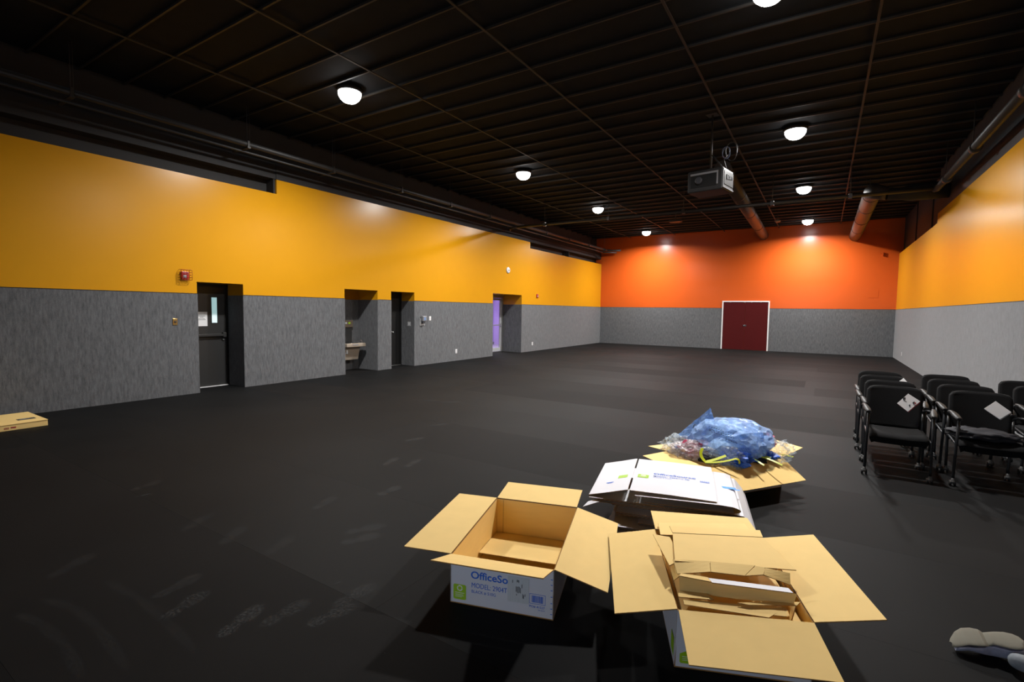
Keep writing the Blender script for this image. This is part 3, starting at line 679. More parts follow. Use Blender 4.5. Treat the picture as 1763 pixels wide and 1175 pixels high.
# little fittings under the ceiling
sp_ = empty('ceiling_speaker', (-4.9, 19.2, 5.1), 0, 'small dark box hanging under the ceiling before the orange wall', 'speaker')
MB().box(-0.22, 0.22, -0.14, 0.14, -0.05, 0.02, 0.01).build('box', M['duct'], sp_)
MB().tube([(0, 0, 0.02), (0, 0, ZC-5.1)], 0.02, 8).build('rod', M['pipe'], sp_)
sn = empty('ceiling_sensor', (-1.62, 21.0, 5.12), 0, 'small round sensor hanging right of the narrow duct', 'sensor')
MB().lathe((0, 0, 0), (0, 0, 1), [(0.05, -0.06), (0.09, -0.05), (0.10, 0.0), (0.04, 0.03)], 18).build('sensor_head', M['steeltan'], sn)
MB().tube([(0, 0, 0.02), (0, 0, ZC-5.12)], 0.012, 8).build('rod', M['pipe'], sn)

# ------------------------------------------------------------------ chairs
def make_chair():
    t = empty('nesting_chair', (0, 0, 0))
    # seat cushion
    b = MB(); P = []
    for i in range(13):
        v = i/12; y = -0.02+v*0.46
        row = []
        for j in range(13):
            u = j/12*2-1
            z = 0.455 - 0.015*v + 0.012*abs(u)**3 - (0.05*max(0, (0.22-v)/0.22)**2) - 0.02*max(0, abs(u)-0.85)/0.15
            row.append((u*0.24, y, z))
        P.append(row)
    P = [list(r) for r in zip(*P)]
    b.grid(P, 0.085, smooth=True); b.build('seat', M['fabric'], t)
    # back
    P = []
    H0, H1 = 0.43, 0.872
    for i in range(15):
        v = i/14; row = []
        for j in range(15):
            u = j/14*2-1
            hw = 0.238
            e = max(0, (v-0.86)/0.14); e2 = max(0, (0.10-v)/0.10)
            hw2 = hw-0.028*(1-math.sqrt(max(0, 1-e*e)))-0.03*(1-math.sqrt(max(0, 1-e2*e2)))
            z = H0+(H1-H0)*v - 0.022*abs(u)**5*max(0, (v-0.6)/0.4)
            y = 0.465+0.05*v+0.025*(1-u*u)
            row.append((u*hw2, y, z))
        P.append(row)
    P = [list(r) for r in zip(*P)]
    b = MB(); b.grid(P, 0.035, smooth=True); bk = b.build('backrest', M['fabric'], t)
    for s in (-1, 1):
        X = 0.262*s
        MB().tube([(X, 0.0, 0.075), (X, 0.0, 0.10), (X*0.985, -0.025, 0.42), (X*0.97, -0.04, 0.66)], 0.0125, 10).build('front_leg', M['chairmetal'], t)
        MB().tube([(X*0.9, 0.50, 0.075), (X*0.9, 0.50, 0.12), (X*0.93, 0.47, 0.40), (X*0.93, 0.47, 0.50), (X*0.93, 0.50, 0.62)], 0.0125, 10).build('rear_leg', M['chairmetal'], t)
        MB().tube([(X*0.98, -0.025, 0.40), (X*0.95, 0.1, 0.405), (X*0.93, 0.47, 0.42)], 0.011, 8).build('side_rail', M['chairmetal'], t)
        b = MB(); A = []
        for i in range(9):
            v = i/8; y = -0.065+0.27*v; wd = 0.02+0.012*math.sin(PI*min(1, v*1.2+0.1)); z = 0.668+0.035*math.sin(PI*v*0.6)
            off = s*(0.03*v)
            A.append([(X*0.97+off-wd, y, z-0.012), (X*0.97+off-wd*0.6, y, z+0.006), (X*0.97+off+wd*0.6, y, z+0.006), (X*0.97+off+wd, y, z-0.012)])
        A = [list(r) for r in zip(*A)]
        b.grid(A, -0.018 if False else 0.018, smooth=True); b.build('armrest', M['chairplastic'], t)
        MB().tube([(X*1.04, 0.19, 0.68), (X*0.98, 0.38, 0.66), (X*0.93, 0.50, 0.62)], 0.011, 8).build('arm_tube', M['chairmetal'], t)
        for (yy, xx) in ((0.0, X), (0.50, X*0.9)):
            b = MB()
            for dx in (-0.017, 0.017):
                b.lathe((xx+dx, yy+0.008, 0.027), (1, 0, 0), [(0.015, -0.0095), (0.026, -0.007), (0.0268, 0.0), (0.026, 0.007), (0.015, 0.0095)], 18)
            w_ = b.build('caster', M['chairplastic'], t)
            MB().lathe((xx, yy, 0.043), (0, 0, 1), [(0.026, -0.014), (0.022, 0.005), (0.013, 0.02), (0.013, 0.034)], 14).build('caster_hood', M['casterhood'], w_)
    MB().tube([(-0.25, 0.25, 0.395), (0.25, 0.25, 0.395)], 0.011, 8).tube([(-0.245, 0.48, 0.40), (0.245, 0.48, 0.40)], 0.009, 8).build('cross_bar', M['chairmetal'], t)
    return t
proto = make_chair()
ch_spots = []
lab1 = ['black nesting chair with an illustrated leaflet on its back, front of the left column',
        'black nesting chair directly behind the front chair of the left column',
        'black nesting chair third from the front of the left column',
        'black nesting chair at the rear of the left column']
lab2 = ['black nesting chair with a folded blank leaflet and dark cloth, front of the middle column',
        'black nesting chair directly behind the front chair of the middle column',
        'black nesting chair third from the front of the middle column',
        'black nesting chair at the rear of the middle column, against the pale wall']
lab3 = ['black nesting chair of the right column cut by the picture edge, second row', 'black nesting chair at the rear of the right column, nearest the right wall']
for i in range(4): ch_spots.append((0.685+0.012*math.sin(i*2.1), 6.175+0.55*i, lab1[i]))
for i in range(4): ch_spots.append((1.375+0.012*math.cos(i*1.7), 6.235+0.55*i, lab2[i]))
for i in range(2): ch_spots.append((2.085, 7.15+0.55*i, lab3[i]))
def copy_chair(o):
    root = o.copy(); col.objects.link(root)
    for ch in kids[o.name]:
        c = ch.copy(); col.objects.link(c); c.parent = root
        for g in kids.get(ch.name, []):
            d = g.copy(); col.objects.link(d); d.parent = c
    return root
for i, (x, y, lab) in enumerate(ch_spots):
    o = proto if i == 0 else copy_chair(proto)
    o.location = (x, y, 0)
    tag(o, lab, 'chair', 'black nesting chairs parked in columns')

def leaflet(name, pts, y, lab, printed):
    """thin sheets leaning on a backrest; pts in (x,z), leaning back 6 deg"""
    t = empty(name, (pts[0][0], y, pts[0][1]), 0, lab, 'leaflet')
    x0, z0 = pts[0]
    q = [(a-x0, b-z0) for a, b in pts]
    fn = lambda x, z, d: (x, d+z*0.12, z)
    b = MB(); b.prism(q, 0.0, 0.003, lambda x, z, d: fn(x, z, d)); b.build('cover_sheet', M['paper'], t)
    qs = [(a*0.98+0.006, c*0.98-0.008) for a, c in q]
    MB().prism(qs, 0.0035, 0.006, lambda x, z, d: fn(x, z, d)).build('back_sheet', M['inkred'] if printed else M['lightgrey'], t)
    if printed:
        # small chair pictures along the sheet
        c = Vector((sum(a for a, _ in q)/4, sum(b for _, b in q)/4))
        b = MB()
        for (dx, dz, s) in ((-0.035, 0.035, 1.0), (0.045, 0.0, 0.8), (0.012, -0.03, 0.55)):
            X, Z = c.x+dx, c.y+dz
            b.prism([(X-0.014*s, Z+0.005), (X+0.006*s, Z+0.022*s), (X+0.012*s, Z-0.004*s), (X-0.008*s, Z-0.016*s)], -0.0012, -0.0002, lambda x, z, d: fn(x, z, d))
            b.prism([(X-0.004*s, Z-0.016*s), (X+0.020*s, Z-0.024*s), (X+0.018*s, Z-0.030*s), (X-0.006*s, Z-0.022*s)], -0.0012, -0.0002, lambda x, z, d: fn(x, z, d))
        b.build('chair_picture', M['ink'], t)
        MB().prism([(c.x+0.052, c.y-0.012), (c.x+0.064, c.y-0.004), (c.x+0.06, c.y+0.01), (c.x+0.05, c.y+0.004)], -0.0018, -0.0012, lambda x, z, d: fn(x, z, d)).build('red_print', M['inkred'], t)
    return t
leaflet('chair_leaflet', [(0.799, 0.622), (0.897, 0.742), (0.795, 0.812), (0.706, 0.70)][::1], 6.615, 'white illustrated leaflet standing diamondwise against the front left chair', True)
leaflet('chair_leaflet', [(1.522, 0.625), (1.602, 0.705), (1.487, 0.80), (1.404, 0.715)], 6.675, 'folded blank white leaflet standing diamondwise against the front middle chair', False)
leaflet('chair_leaflet', [(0.852, 0.755), (0.91, 0.815), (0.87, 0.868), (0.81, 0.805)], 7.70, 'white leaflet corner peeking up between the rear chairs of the left column', False)
# crumpled cloth on seat of the front middle chair
def crumple(name, mat, c, size, seed, parent=None, amp=0.22, freq=2.2, sub=4, flat=0.0, facet=False, spike=None, aniso=(1, 1, 1)):
    bm = bmesh.new(); bmesh.ops.create_icosphere(bm, subdivisions=sub, radius=1.0)
    off = Vector((seed*13.7, seed*7.1, seed*3.3))
    for v in bm.verts:
        d = v.co.normalized()
        p_ = Vector((d.x*aniso[0], d.y*aniso[1], d.z*aniso[2]))*freq+off
        n1 = noise.noise(p_); n2 = abs(noise.noise(p_*2.3)); n3 = abs(noise.noise(p_*5.1))
        r = 1+amp*(1.3*n1+0.9*n2-0.55*n3+0.1)
        q = d*r
        if spike:
            for sd, sh, sw in spike:
                k_ = max(0, d.dot(Vector(sd).normalized())-sw)/(1-sw)
                q = q+Vector(sd).normalized()*sh*k_**1.6
        v.co = Vector((q.x*size[0], q.y*size[1], max(q.z, -0.8 if not flat else flat)*size[2]))
    for f in bm.faces: f.smooth = not facet
    me = bpy.data.meshes.new(name); bm.to_mesh(me); bm.free(); me.materials.append(mat)
    o = bpy.data.objects.new(name, me); col.objects.link(o)
    if parent is not None: o.parent = parent; kids.setdefault(parent.name, []).append(o)
    o.location = c
    return o
cb = crumple('crumpled_cloth', M['cloth'], (1.36, 6.40, 0.50), (0.235, 0.15, 0.052), 5, amp=0.35, freq=2.6)
tag(cb, 'crumpled charcoal cloth lying on the seat of the front middle chair', 'cloth')

# ------------------------------------------------------------------ cartons
WALL_T = 0.005
def sheet4(name, a, b_, c, d, parent, t=WALL_T, mats=None, nu=1, nv=1, bend=0.0):
    """flat cardboard panel; a,b,c,d corners; printed side towards (b-a)x(d-a)"""
    a, b_, c, d = map(Vector, (a, b_, c, d)); P = []
    n = (b_-a).cross(d-a).normalized()
    for i in range(nu+1):
        u = i/nu; row = []
        for j in range(nv+1):
            v = j/nv
            row.append((a*(1-u)+b_*u)*(1-v)+(d*(1-u)+c*u)*v + n*bend*math.sin(PI*u)*math.sin(PI*v))
        P.append(row)
    return MB().grid(P, t, mats=(0, 1, 2)).build(name, mats or [M['boxwhite'], M['kraft'], M['kraftedge']], parent)
def carton(loc, th, w_, d, h, aF, aB, aL, aR, lf, lab, fudge=None):
    t = empty('open_carton', loc, th, lab, 'box', 'open cardboard cartons')
    t['group'] = 'open cardboard cartons'
    fz = fudge or {}
    T = {k: Vector(v)+Vector(fz.get(k, (0, 0, 0))) for k, v in dict(fl=(0, 0, h), fr=(w_, 0, h), br=(w_, d, h), bl=(0, d, h)).items()}
    B = dict(fl=Vector((0, 0, 0.006)), fr=Vector((w_, 0, 0.006)), br=Vector((w_, d, 0.006)), bl=Vector((0, d, 0.006)))
    S = {}
    S['front'] = sheet4('side_panel', B['fl'], B['fr'], T['fr'], T['fl'], t)
    S['right'] = sheet4('side_panel', B['fr'], B['br'], T['br'], T['fr'], t)
    S['back'] = sheet4('side_panel', B['br'], B['bl'], T['bl'], T['br'], t)
    S['left'] = sheet4('side_panel', B['bl'], B['fl'], T['fl'], T['bl'], t)
    # bottom: outer white, inner kraft
    e = WALL_T+0.0005
    sheet4('bottom_panel', (0, 0, 0), (0, d, 0), (w_, d, 0), (w_, 0, 0), t)
    g = 0.004
    def flap(p, q, dirv, ang, c0=0.0, c1=0.0):
        p, q = Vector(p), Vector(q); ax = (q-p).normalized()
        o_ = Vector(dirv)*lf*math.cos(ang)+Vector((0, 0, lf*math.sin(ang)))
        p2, q2 = p+ax*g, q-ax*g
        z = Vector((0, 0, 0.0015))
        return sheet4('flap', p2+z, q2+z, q2+o_-ax*c1+z, p2+o_+ax*c0+z, t)
    # outer (white) side must face down: order so that (b-a)x(d-a) points down
    S['F'] = flap(T['fl'], T['fr'], (0, -1, 0), aF)
    S['B'] = flap(T['br'], T['bl'], (0, 1, 0), aB)
    S['L'] = flap(T['bl'], T['fl'], (-1, 0, 0), aL)
    S['R'] = flap(T['fr'], T['br'], (1, 0, 0), aR)
    return t, S, T
def carton_print(side, w_, h, hidden=False):
    """print of a short side, in that side's own plane (local box coordinates, front face y=0)"""
    rt, up, o0 = (1, 0, 0), (0, 0, 1), Vector((0, 0, 0))
    text('brand_lettering', 'OfficeSource', M['inkblue'], side, (0.122, 0, 0.157), rt, up, 0.043, 0.326, bold=0.018)
    text('model_lettering', 'MODEL: 2904TG', M['inkblue'], side, (0.127, 0, 0.106), rt, up, 0.028, 0.226, bold=0.0)
    text('colour_lettering', 'BLACK # 510G', M['inkblue'], side, (0.127, 0, 0.074), rt, up, 0.019, 0.139, bold=0.0)
def green_mark(side, u0, u1, v0, v1, rt=(1, 0, 0), o0=(0, 0, 0)):
    mk = marks('green_mark', [(u0+0.004, u1-0.004, v0, v1), (u0, u0+0.004, v0+0.004, v1-0.004), (u1-0.004, u1, v0+0.004, v1-0.004)], M['inkgreen'], side, o0, rt, (0, 0, 1))
    return mk
def ring(side, cx, cz, r):
    b = MB()
    for k in range(3):
        a0 = 2*PI*k/3+0.2; pts = []
        for i in range(7): a = a0+i*0.27; pts.append((cx+r*math.cos(a), cz+r*math.sin(a)))
        for i in range(6, -1, -1): a = a0+i*0.27; pts.append((cx+r*0.62*math.cos(a), cz+r*0.62*math.sin(a)))
        b.prism(pts, -0.0014, -0.0006, lambda x, z, d: (x, d, z))
        a = a0+6*0.27
        b.prism([(cx+r*1.15*math.cos(a), cz+r*1.15*math.sin(a)), (cx+r*0.8*math.cos(a+0.4), cz+r*0.8*math.sin(a+0.4)), (cx+r*0.45*math.cos(a), cz+r*0.45*math.sin(a))], -0.0014, -0.0006, lambda x, z, d: (x, d, z))
    return b.build('recycling_symbol', M['inkwhite'], side)
# carton 1
c1, S1, T1 = carton((-1.700, 2.078, 0.0), 0.292, 0.587, 0.865, 0.272, 0.351, 0.062, -0.004, -0.27, 0.289,
    'empty open carton with blue lettering on its white front, nearest the picture centre')
carton_print(S1['front'], 0.587, 0.272)
gm = green_mark(S1['front'], 0.019, 0.094, 0.025, 0.111)
ring(S1['front'], 0.057, 0.090, 0.017)
marks('green_mark_line', [(0.030, 0.084, 0.062, 0.065), (0.030, 0.078, 0.053, 0.055), (0.030, 0.080, 0.046, 0.048), (0.030, 0.07, 0.039, 0.041)], M['inkwhite'], S1['front'], (0, -0.0006, 0), (1, 0, 0), (0, 0, 1))
marks('shipping_label', [(0.334, 0.453, 0.066, 0.208)], M['packtape'], S1['front'], (0, -0.0006, 0), (1, 0, 0), (0, 0, 1))
random.seed(3)
marks('label_print', [(0.34+0.11*random.random(), 0, 0.085+0.11*random.random(), 0) for _ in range(0)] + [(u, u+0.003, v, v+l) for u, v, l in [(0.385, 0.178, 0.014), (0.390, 0.180, 0.012), (0.395, 0.176, 0.015), (0.380, 0.125, 0.03), (0.386, 0.12, 0.034), (0.392, 0.118, 0.038), (0.398, 0.122, 0.033), (0.404, 0.12, 0.03), (0.418, 0.094, 0.024), (0.422, 0.092, 0.02), (0.430, 0.105, 0.014), (0.412, 0.15, 0.02), (0.36, 0.172, 0.016), (0.383, 0.105, 0.008)]], M['ink'], S1['front'], (0, -0.0012, 0), (1, 0, 0), (0, 0, 1))
bc = [(0.456, 0.543, 0.127, 0.129), (0.456, 0.543, 0.074, 0.076), (0.456, 0.458, 0.076, 0.127), (0.541, 0.543, 0.076, 0.127)]
u = 0.468
while u < 0.531:
    wd = random.choice((0.0012, 0.0024, 0.0036)); bc.append((u, u+wd, 0.082, 0.12)); u += wd+random.choice((0.0012, 0.0024))
marks('barcode', bc, M['inkblue'], S1['front'], (0, 0, 0), (1, 0, 0), (0, 0, 1))
text('number_lettering', 'PO# 41527', M['inkblue'], S1['front'], (0.456, 0, 0.052), (1, 0, 0), (0, 0, 1), 0.014, 0.084, bold=0.006)
text('number_lettering', '04 7610', M['inkblue'], S1['front'], (0.504, 0, 0.040), (1, 0, 0), (0, 0, 1), 0.007, 0.035)
marks('flute_mark', [(0.570, 0.580, z_, z_+0.004) for z_ in (0.22, 0.19, 0.16, 0.125, 0.09, 0.06, 0.03)], M['inkblue'], S1['front'], (0, 0, 0), (1, 0, 0), (0, 0, 1))['kind'] = 'stuff'
# inner bottom flaps, the far one lifting
sheet4('bottom_flap', (0.008, 0.852, 0.030), (0.008, 0.455, 0.066), (0.579, 0.455, 0.066), (0.579, 0.852, 0.030), c1, 0.005, [M['kraft'], M['kraft'], M['kraftedge']])
sheet4('bottom_flap', (0.008, 0.44, 0.016), (0.008, 0.01, 0.012), (0.579, 0.01, 0.012), (0.579, 0.44, 0.016), c1, 0.005, [M['kraft'], M['kraft'], M['kraftedge']])
marks('joint_crease', [(0.050, 0.0525, 0.012, 0.268)], M['kraftedge'], S1['back'], (0, 0.8595, 0), (1, 0, 0), (0, 0, 1))

# carton 2, full of flattened kraft boxes
c2, S2, T2 = carton((-0.513, 2.255, 0.0), 0.388, 0.585, 0.825, 0.282, -0.205, 0.0, -0.201, 0.167, 0.286,
    'open carton packed with flattened brown cardboard, lower right of the three open cartons',
    dict(fl=(0.006, -0.004, -0.008), br=(0.03, 0.0, 0.004), bl=(-0.008, 0, 0.0)))
green_mark(S2['front'], 0.023, 0.098, 0.024, 0.114)
marks('green_mark_line', [(0.034, 0.088, 0.055, 0.058), (0.034, 0.08, 0.046, 0.048), (0.034, 0.08, 0.038, 0.040)], M['inkwhite'], S2['front'], (0, -0.0006, 0), (1, 0, 0), (0, 0, 1))
text('brand_lettering', 'OfficeSource', M['inkblue'], S2['front'], (0.122, 0, 0.157), (1, 0, 0), (0, 0, 1), 0.043, 0.326, bold=0.018)
text('model_lettering', 'MODEL: 2904TG', M['inkblue'], S2['front'], (0.127, 0, 0.106), (1, 0, 0), (0, 0, 1), 0.028, 0.226, bold=0.004)
marks('green_mark', [(0.03, 0.10, 0.03, 0.115)], M['inkgreen'], S2['left'], (0, 0.135, 0), (0, -1, 0), (0, 0, 1))
# carton 3, with the plastic waste
c3, S3, T3 = carton((-1.246, 4.82, 0.0), -0.616, 0.555, 0.91, 0.277, -0.059, 0.254, -0.084, -0.507, 0.279,
    'open carton heaped with blue plastic bags, farthest of the open cartons')
text('brand_lettering', 'OfficeSource', M['inkblue'], S3['front'], (0.122, 0, 0.157), (1, 0, 0), (0, 0, 1), 0.043, 0.326, bold=0.018)

# ---- flattened boxes: a folded tube of cardboard, profile in (u, z), bands along v with slits
def profile_sheet(b, prof, v0, v1, t, mats, warp=None):
    P = []
    for (u, z) in prof:
        row = []
        for j in range(5):
            v = v0+(v1-v0)*j/4
            q = Vector((u, v, z))
            if warp: q = Vector(warp(*q))
            row.append(q)
        P.append(row)
    b.grid(P, t, mats=mats)
def flat_box(loc, th, prof_parts, depth, lab, group, white=True, warp=None, slit=0.285, t=0.0045, name='flattened_box', extra=None):
    """prof_parts: list of (part name, profile polyline, slit?) - outer face up when u increases"""
    rt_ = empty(name, loc, th, lab, 'flattened box', group)
    mats = [M['boxwhite'], M['kraft'], M['kraftedge']] if white else [M['kraft'], M['kraft'], M['kraftedge']]
    out = []
    for nm, prof, banded in prof_parts:
        b = MB()
        if banded:
            g = banded
            profile_sheet(b, prof, slit, depth-slit, t, (0, 1, 2), warp)
            pf = list(prof); pf = [(pf[0][0]+(g if g > 0 else 0), pf[0][1])]+pf[1:] if g > 0 else pf[:-1]+[(pf[-1][0]+g, pf[-1][1])]
            profile_sheet(b, pf, 0, slit, t, (0, 1, 2), warp); profile_sheet(b, pf, depth-slit, depth, t, (0, 1, 2), warp)
        else:
            profile_sheet(b, prof, 0, depth, t, (0, 1, 2), warp)
        out.append(b.build(nm, mats, rt_))
    return rt_, out
def fold(u, z0, z1, s, n=5):
    """rounded fold from z0 to z1 at u, bulging in direction s"""
    r = abs(z1-z0)/2; zc = (z0+z1)/2; sg_ = 1 if z1 > z0 else -1
    return [(u+s*r*1.1*math.cos(-PI/2+PI*i/n), zc+sg_*r*math.sin(-PI/2+PI*i/n)) for i in range(n+1)]
TW = math.atan2(0.14, 0.603)
GRP = 'flattened white cartons in the pile'
# the top one
topw, parts = flat_box((-1.184, 3.544, 0.0), TW, [
    ('end_panel', [(0.0, 0.300), (0.3, 0.302), (0.618, 0.296)], 0.008),
    ('long_panel', fold(-0.292, 0.212, 0.226, -1)+[(-0.15, 0.262), (-0.02, 0.299), (-0.001, 0.300)], -0.006),
    ('under_panel', [(-0.292, 0.2125), (-0.1, 0.217), (0.26, 0.221)], 0)], 0.835,
    'topmost flattened white carton with blue lettering and two green marks, on the pile', GRP)
ep, lpn = parts[0], parts[1]
parts[2].location.y = -0.024
def on_top(fn_): return fn_
text('brand_lettering', 'OfficeSource', M['inkblue'], ep, (0.158, 0.427, 0.3022), (1, 0.02, 0), (-0.02, 1, 0), 0.043, 0.326, bold=0.012, lift=0.001)
text('model_lettering', 'MODEL: 2904TG BK', M['inkblue'], ep, (0.160, 0.378, 0.3022), (1, 0.02, 0), (-0.02, 1, 0), 0.027, 0.28, bold=0.003, lift=0.001)
text('colour_lettering', 'BLACK # 510G', M['inkblue'], ep, (0.160, 0.348, 0.3022), (1, 0.02, 0), (-0.02, 1, 0), 0.017, 0.139, bold=0.003, lift=0.001)
marks('green_mark', [(0.038, 0.123, 0.320, 0.395)], M['inkgreen'], ep, (0, 0, 0.3018), (1, 0, 0), (0, 1, 0), 0.001)
marks('green_mark_line', [(0.062, 0.10, 0.365, 0.382), (0.05, 0.11, 0.350, 0.354), (0.05, 0.105, 0.340, 0.343)], M['inkwhite'], ep, (0, 0, 0.3028), (1, 0, 0), (0, 1, 0), 0.0006)
marks('barcode', [(0.515+0.006*k, 0.518+0.006*k, 0.38, 0.415) for k in range(12)], M['inkblue'], ep, (0, 0, 0.299), (1, 0, 0), (0, 1, 0), 0.001)
sl = Vector((0.13, 0, 0.037)).normalized()
marks('green_mark', [(0.035, 0.112, 0.31, 0.38)], M['inkgreen'], lpn, Vector((-0.15, 0, 0.2625)), sl, (0, 1, 0), 0.001)
marks('blue_print', [(-0.05, 0.01, 0.225, 0.236), (-0.04, 0.0, 0.212, 0.219)], M['inkblue'], lpn, Vector((-0.15, 0, 0.2635)), sl, (0, 1, 0), 0.001)
# second from the top, showing at the right with a rounded fold and blue tape
sec, parts2 = flat_box((-1.184, 3.544, 0.0), TW, [
    ('upper_panel', [(0.05, 0.270), (0.4, 0.278), (0.64, 0.283), (0.72, 0.280)]+[(0.762, 0.268), (0.772, 0.255), (0.762, 0.243), (0.73, 0.236)], 0),
    ('lower_panel', [(0.12, 0.232), (0.5, 0.232), (0.73, 0.236)][::1], 0)], 0.80,
    'flattened white carton with blue tape, second from the top of the pile', GRP, warp=lambda u, v, z: (u, v-0.03, z-0.01*(v-0.4)))
marks('blue_tape', [(0.665, 0.775, 0.36, 0.405), (0.76, 0.80, 0.345, 0.37), (0.668, 0.678, 0.33, 0.36)], M['bluetape'], parts2[0], (0, 0, 0.2805), (1, 0, 0), (0, 1, 0), 0.001)
third, _ = flat_box((-1.184, 3.544, 0.0), TW+0.02, [
    ('upper_panel', [(-0.20, 0.205), (0.2, 0.21), (0.72, 0.222), (0.80, 0.218), (0.86, 0.16), (0.885, 0.115)], 0),
    ('lower_panel', [(-0.22, 0.190), (0.3, 0.194), (0.7, 0.2)], 0)], 0.84,
    'flattened white carton with its right flap hanging down the pile', GRP, warp=lambda u, v, z: (u+0.03*(v-0.2), v-0.02, z))
random.seed(11)
layers = [(0.188, -0.22, 0.60, -0.01, 'with a torn front corner tab at the left'), (0.172, -0.12, 0.68, 0.0, 'under the one with the torn tab'),
    (0.156, 0.24, 0.80, -0.02, 'with a long pale front rim at the right'), (0.138, -0.06, 0.62, -0.055, 'with a pale front rim at the lower left'),
    (0.116, -0.04, 0.66, -0.02, 'set back under the pale lower left rim'), (0.092, 0.11, 0.70, -0.09, 'fourth from the floor, short at the left'),
    (0.066, -0.085, 0.72, -0.145, 'third from the floor, standing out in front'), (0.038, -0.06, 0.70, -0.12, 'second from the floor'),
    (0.009, -0.05, 0.70, -0.11, 'lying on the floor, lowest of the pile')]
for i, (z, u0, u1, dv, dsc) in enumerate(layers):
    th_ = TW+random.uniform(-0.012, 0.012)
    us = random.uniform(0.22, 0.42)
    flat_box((-1.184, 3.544+dv, 0.0), th_, [
        ('upper_panel', fold(u0, z, z+0.013, -1)+[(u0+us, z+0.0135), (u0+us+0.002, z+0.0135)], 0),
        ('upper_panel', [(u0+us+0.012, z+0.0145), (u1-0.1, z+0.013), (u1, z+0.012)], 0),
        ('lower_panel', [(u0, z-0.0005), (u0+0.35, z+0.0045), (u1+0.02, z+0.004)], 0)], 0.78+random.uniform(-0.02, 0.03),
        'flattened white carton, '+dsc, GRP, t=0.004, warp=(lambda u, v, z: (u, v, z-0.35*max(0, 0.03-v))) if i > 2 else None)
    if i == 0: torn = bpy.data.objects[[o_.name for o_ in bpy.data.objects if o_.name.startswith('flattened_box')][-1]]
sheet4('corner_tab', (-0.311, -0.146, 0.185), (-0.20, -0.015, 0.193), (-0.20, 0.06, 0.197), (-0.29, -0.05, 0.192), torn, 0.003)
sheet4('side_flap', (-0.150, -0.075, 0.055), (-0.088, -0.085, 0.055), (-0.088, -0.03, 0.12), (-0.095, -0.015, 0.145), torn, 0.003)
# ---- kraft sheets inside carton 2 (local coordinates of carton 2, u along its front, v towards the end wall)
G2 = 'flattened brown boxes in the packed carton'
C2L, C2T = (-0.513, 2.255, 0.0), 0.388
def kraft_piece(lab, quads, t=0.0045, mats=None):
    rt_ = empty('flattened_box', C2L, C2T, lab, 'flattened box', G2)
    for nm, q in quads:
        q = [Vector(p_) for p_ in q]
        n_ = 3
        sheet4(nm, q[0], q[1], q[2], q[3], rt_, t, mats or [M['kraft'], M['kraft'], M['kraftedge']], 3, 3)
    return rt_
kraft_piece('topmost flattened brown box with a crumpled front flap, in the packed carton', [
    ('top_panel', [(0.0241, 0.2298, 0.3920), (0.6124, 0.2972, 0.3720), (0.5550, 0.6193, 0.3820), (0.0575, 0.5500, 0.3920)]),
    ('rear_flap', [(0.0585, 0.5577, 0.3920), (0.5573, 0.6270, 0.3820), (0.5763, 0.7417, 0.3720), (0.0565, 0.6708, 0.3820)]),
    ('front_flap', [(0.0267, 0.1614, 0.3620), (0.1847, 0.1844, 0.3770), (0.1951, 0.2591, 0.3920), (0.0160, 0.2423, 0.3920)]),
    ('front_flap', [(0.1869, 0.1843, 0.3770), (0.3436, 0.1931, 0.3700), (0.4124, 0.2691, 0.3890), (0.1980, 0.2597, 0.3920)]),
    ('front_flap', [(0.3453, 0.1934, 0.3700), (0.4343, 0.2134, 0.3740), (0.4548, 0.2600, 0.3880), (0.4135, 0.2637, 0.3890)]),
    ('front_flap', [(0.4362, 0.2127, 0.3740), (0.5538, 0.2024, 0.3420), (0.5665, 0.2488, 0.3770), (0.4559, 0.2574, 0.3880)])])
kraft_piece('brown box flap under the topmost sheet at its left, sloping to the carton edge', [
    ('panel', [(-0.0017, 0.2300, 0.3650), (0.0652, 0.2833, 0.3750), (0.0403, 0.5357, 0.3750), (-0.0471, 0.5762, 0.3650)]),
    ('side_tab', [(0.0186, 0.2094, 0.3000), (0.0349, 0.1468, 0.3600), (0.0234, 0.2806, 0.3720), (0.0026, 0.2574, 0.3450)])])
kraft_piece('brown box sheet lying over the rear flap of the packed carton', [
    ('panel', [(0.0022, 0.6335, 0.3400), (0.5439, 0.7163, 0.3400), (0.5572, 0.9716, 0.3100), (0.0167, 0.8708, 0.3100)])])
kraft_piece('flattened box with a white outer face showing as a pale strip, in the packed carton', [
    ('white_panel', [(0.1775, 0.1123, 0.3620), (0.5345, 0.1135, 0.3520), (0.5259, 0.1531, 0.3520), (0.1673, 0.1516, 0.3620)]),
    ], mats=[M['boxwhite'], M['kraft'], M['kraftedge']])
kraft_piece('shaded upright brown box panel below the pale strip, in the packed carton', [
    ('panel', [(0.0338, 0.1088, 0.3000), (0.5321, 0.1001, 0.3000), (0.5483, 0.1102, 0.3500), (0.0315, 0.1425, 0.3620)]),
    ('edge_panel', [(0.0314, 0.1424, 0.3635), (0.1791, 0.1195, 0.3610), (0.1688, 0.1590, 0.3610), (0.0465, 0.1697, 0.3635)])])
kraft_piece('brown box sheet with a cut tab at its left, third in the packed carton', [
    ('tab', [(0.0195, 0.0668, 0.3000), (0.1780, 0.0683, 0.3040), (0.1534, 0.1193, 0.3080), (0.0250, 0.1066, 0.3060)]),
    ('panel', [(0.3297, 0.0573, 0.3040), (0.5439, 0.0926, 0.3060), (0.5679, 0.1183, 0.3100), (0.2809, 0.0625, 0.3060)])])
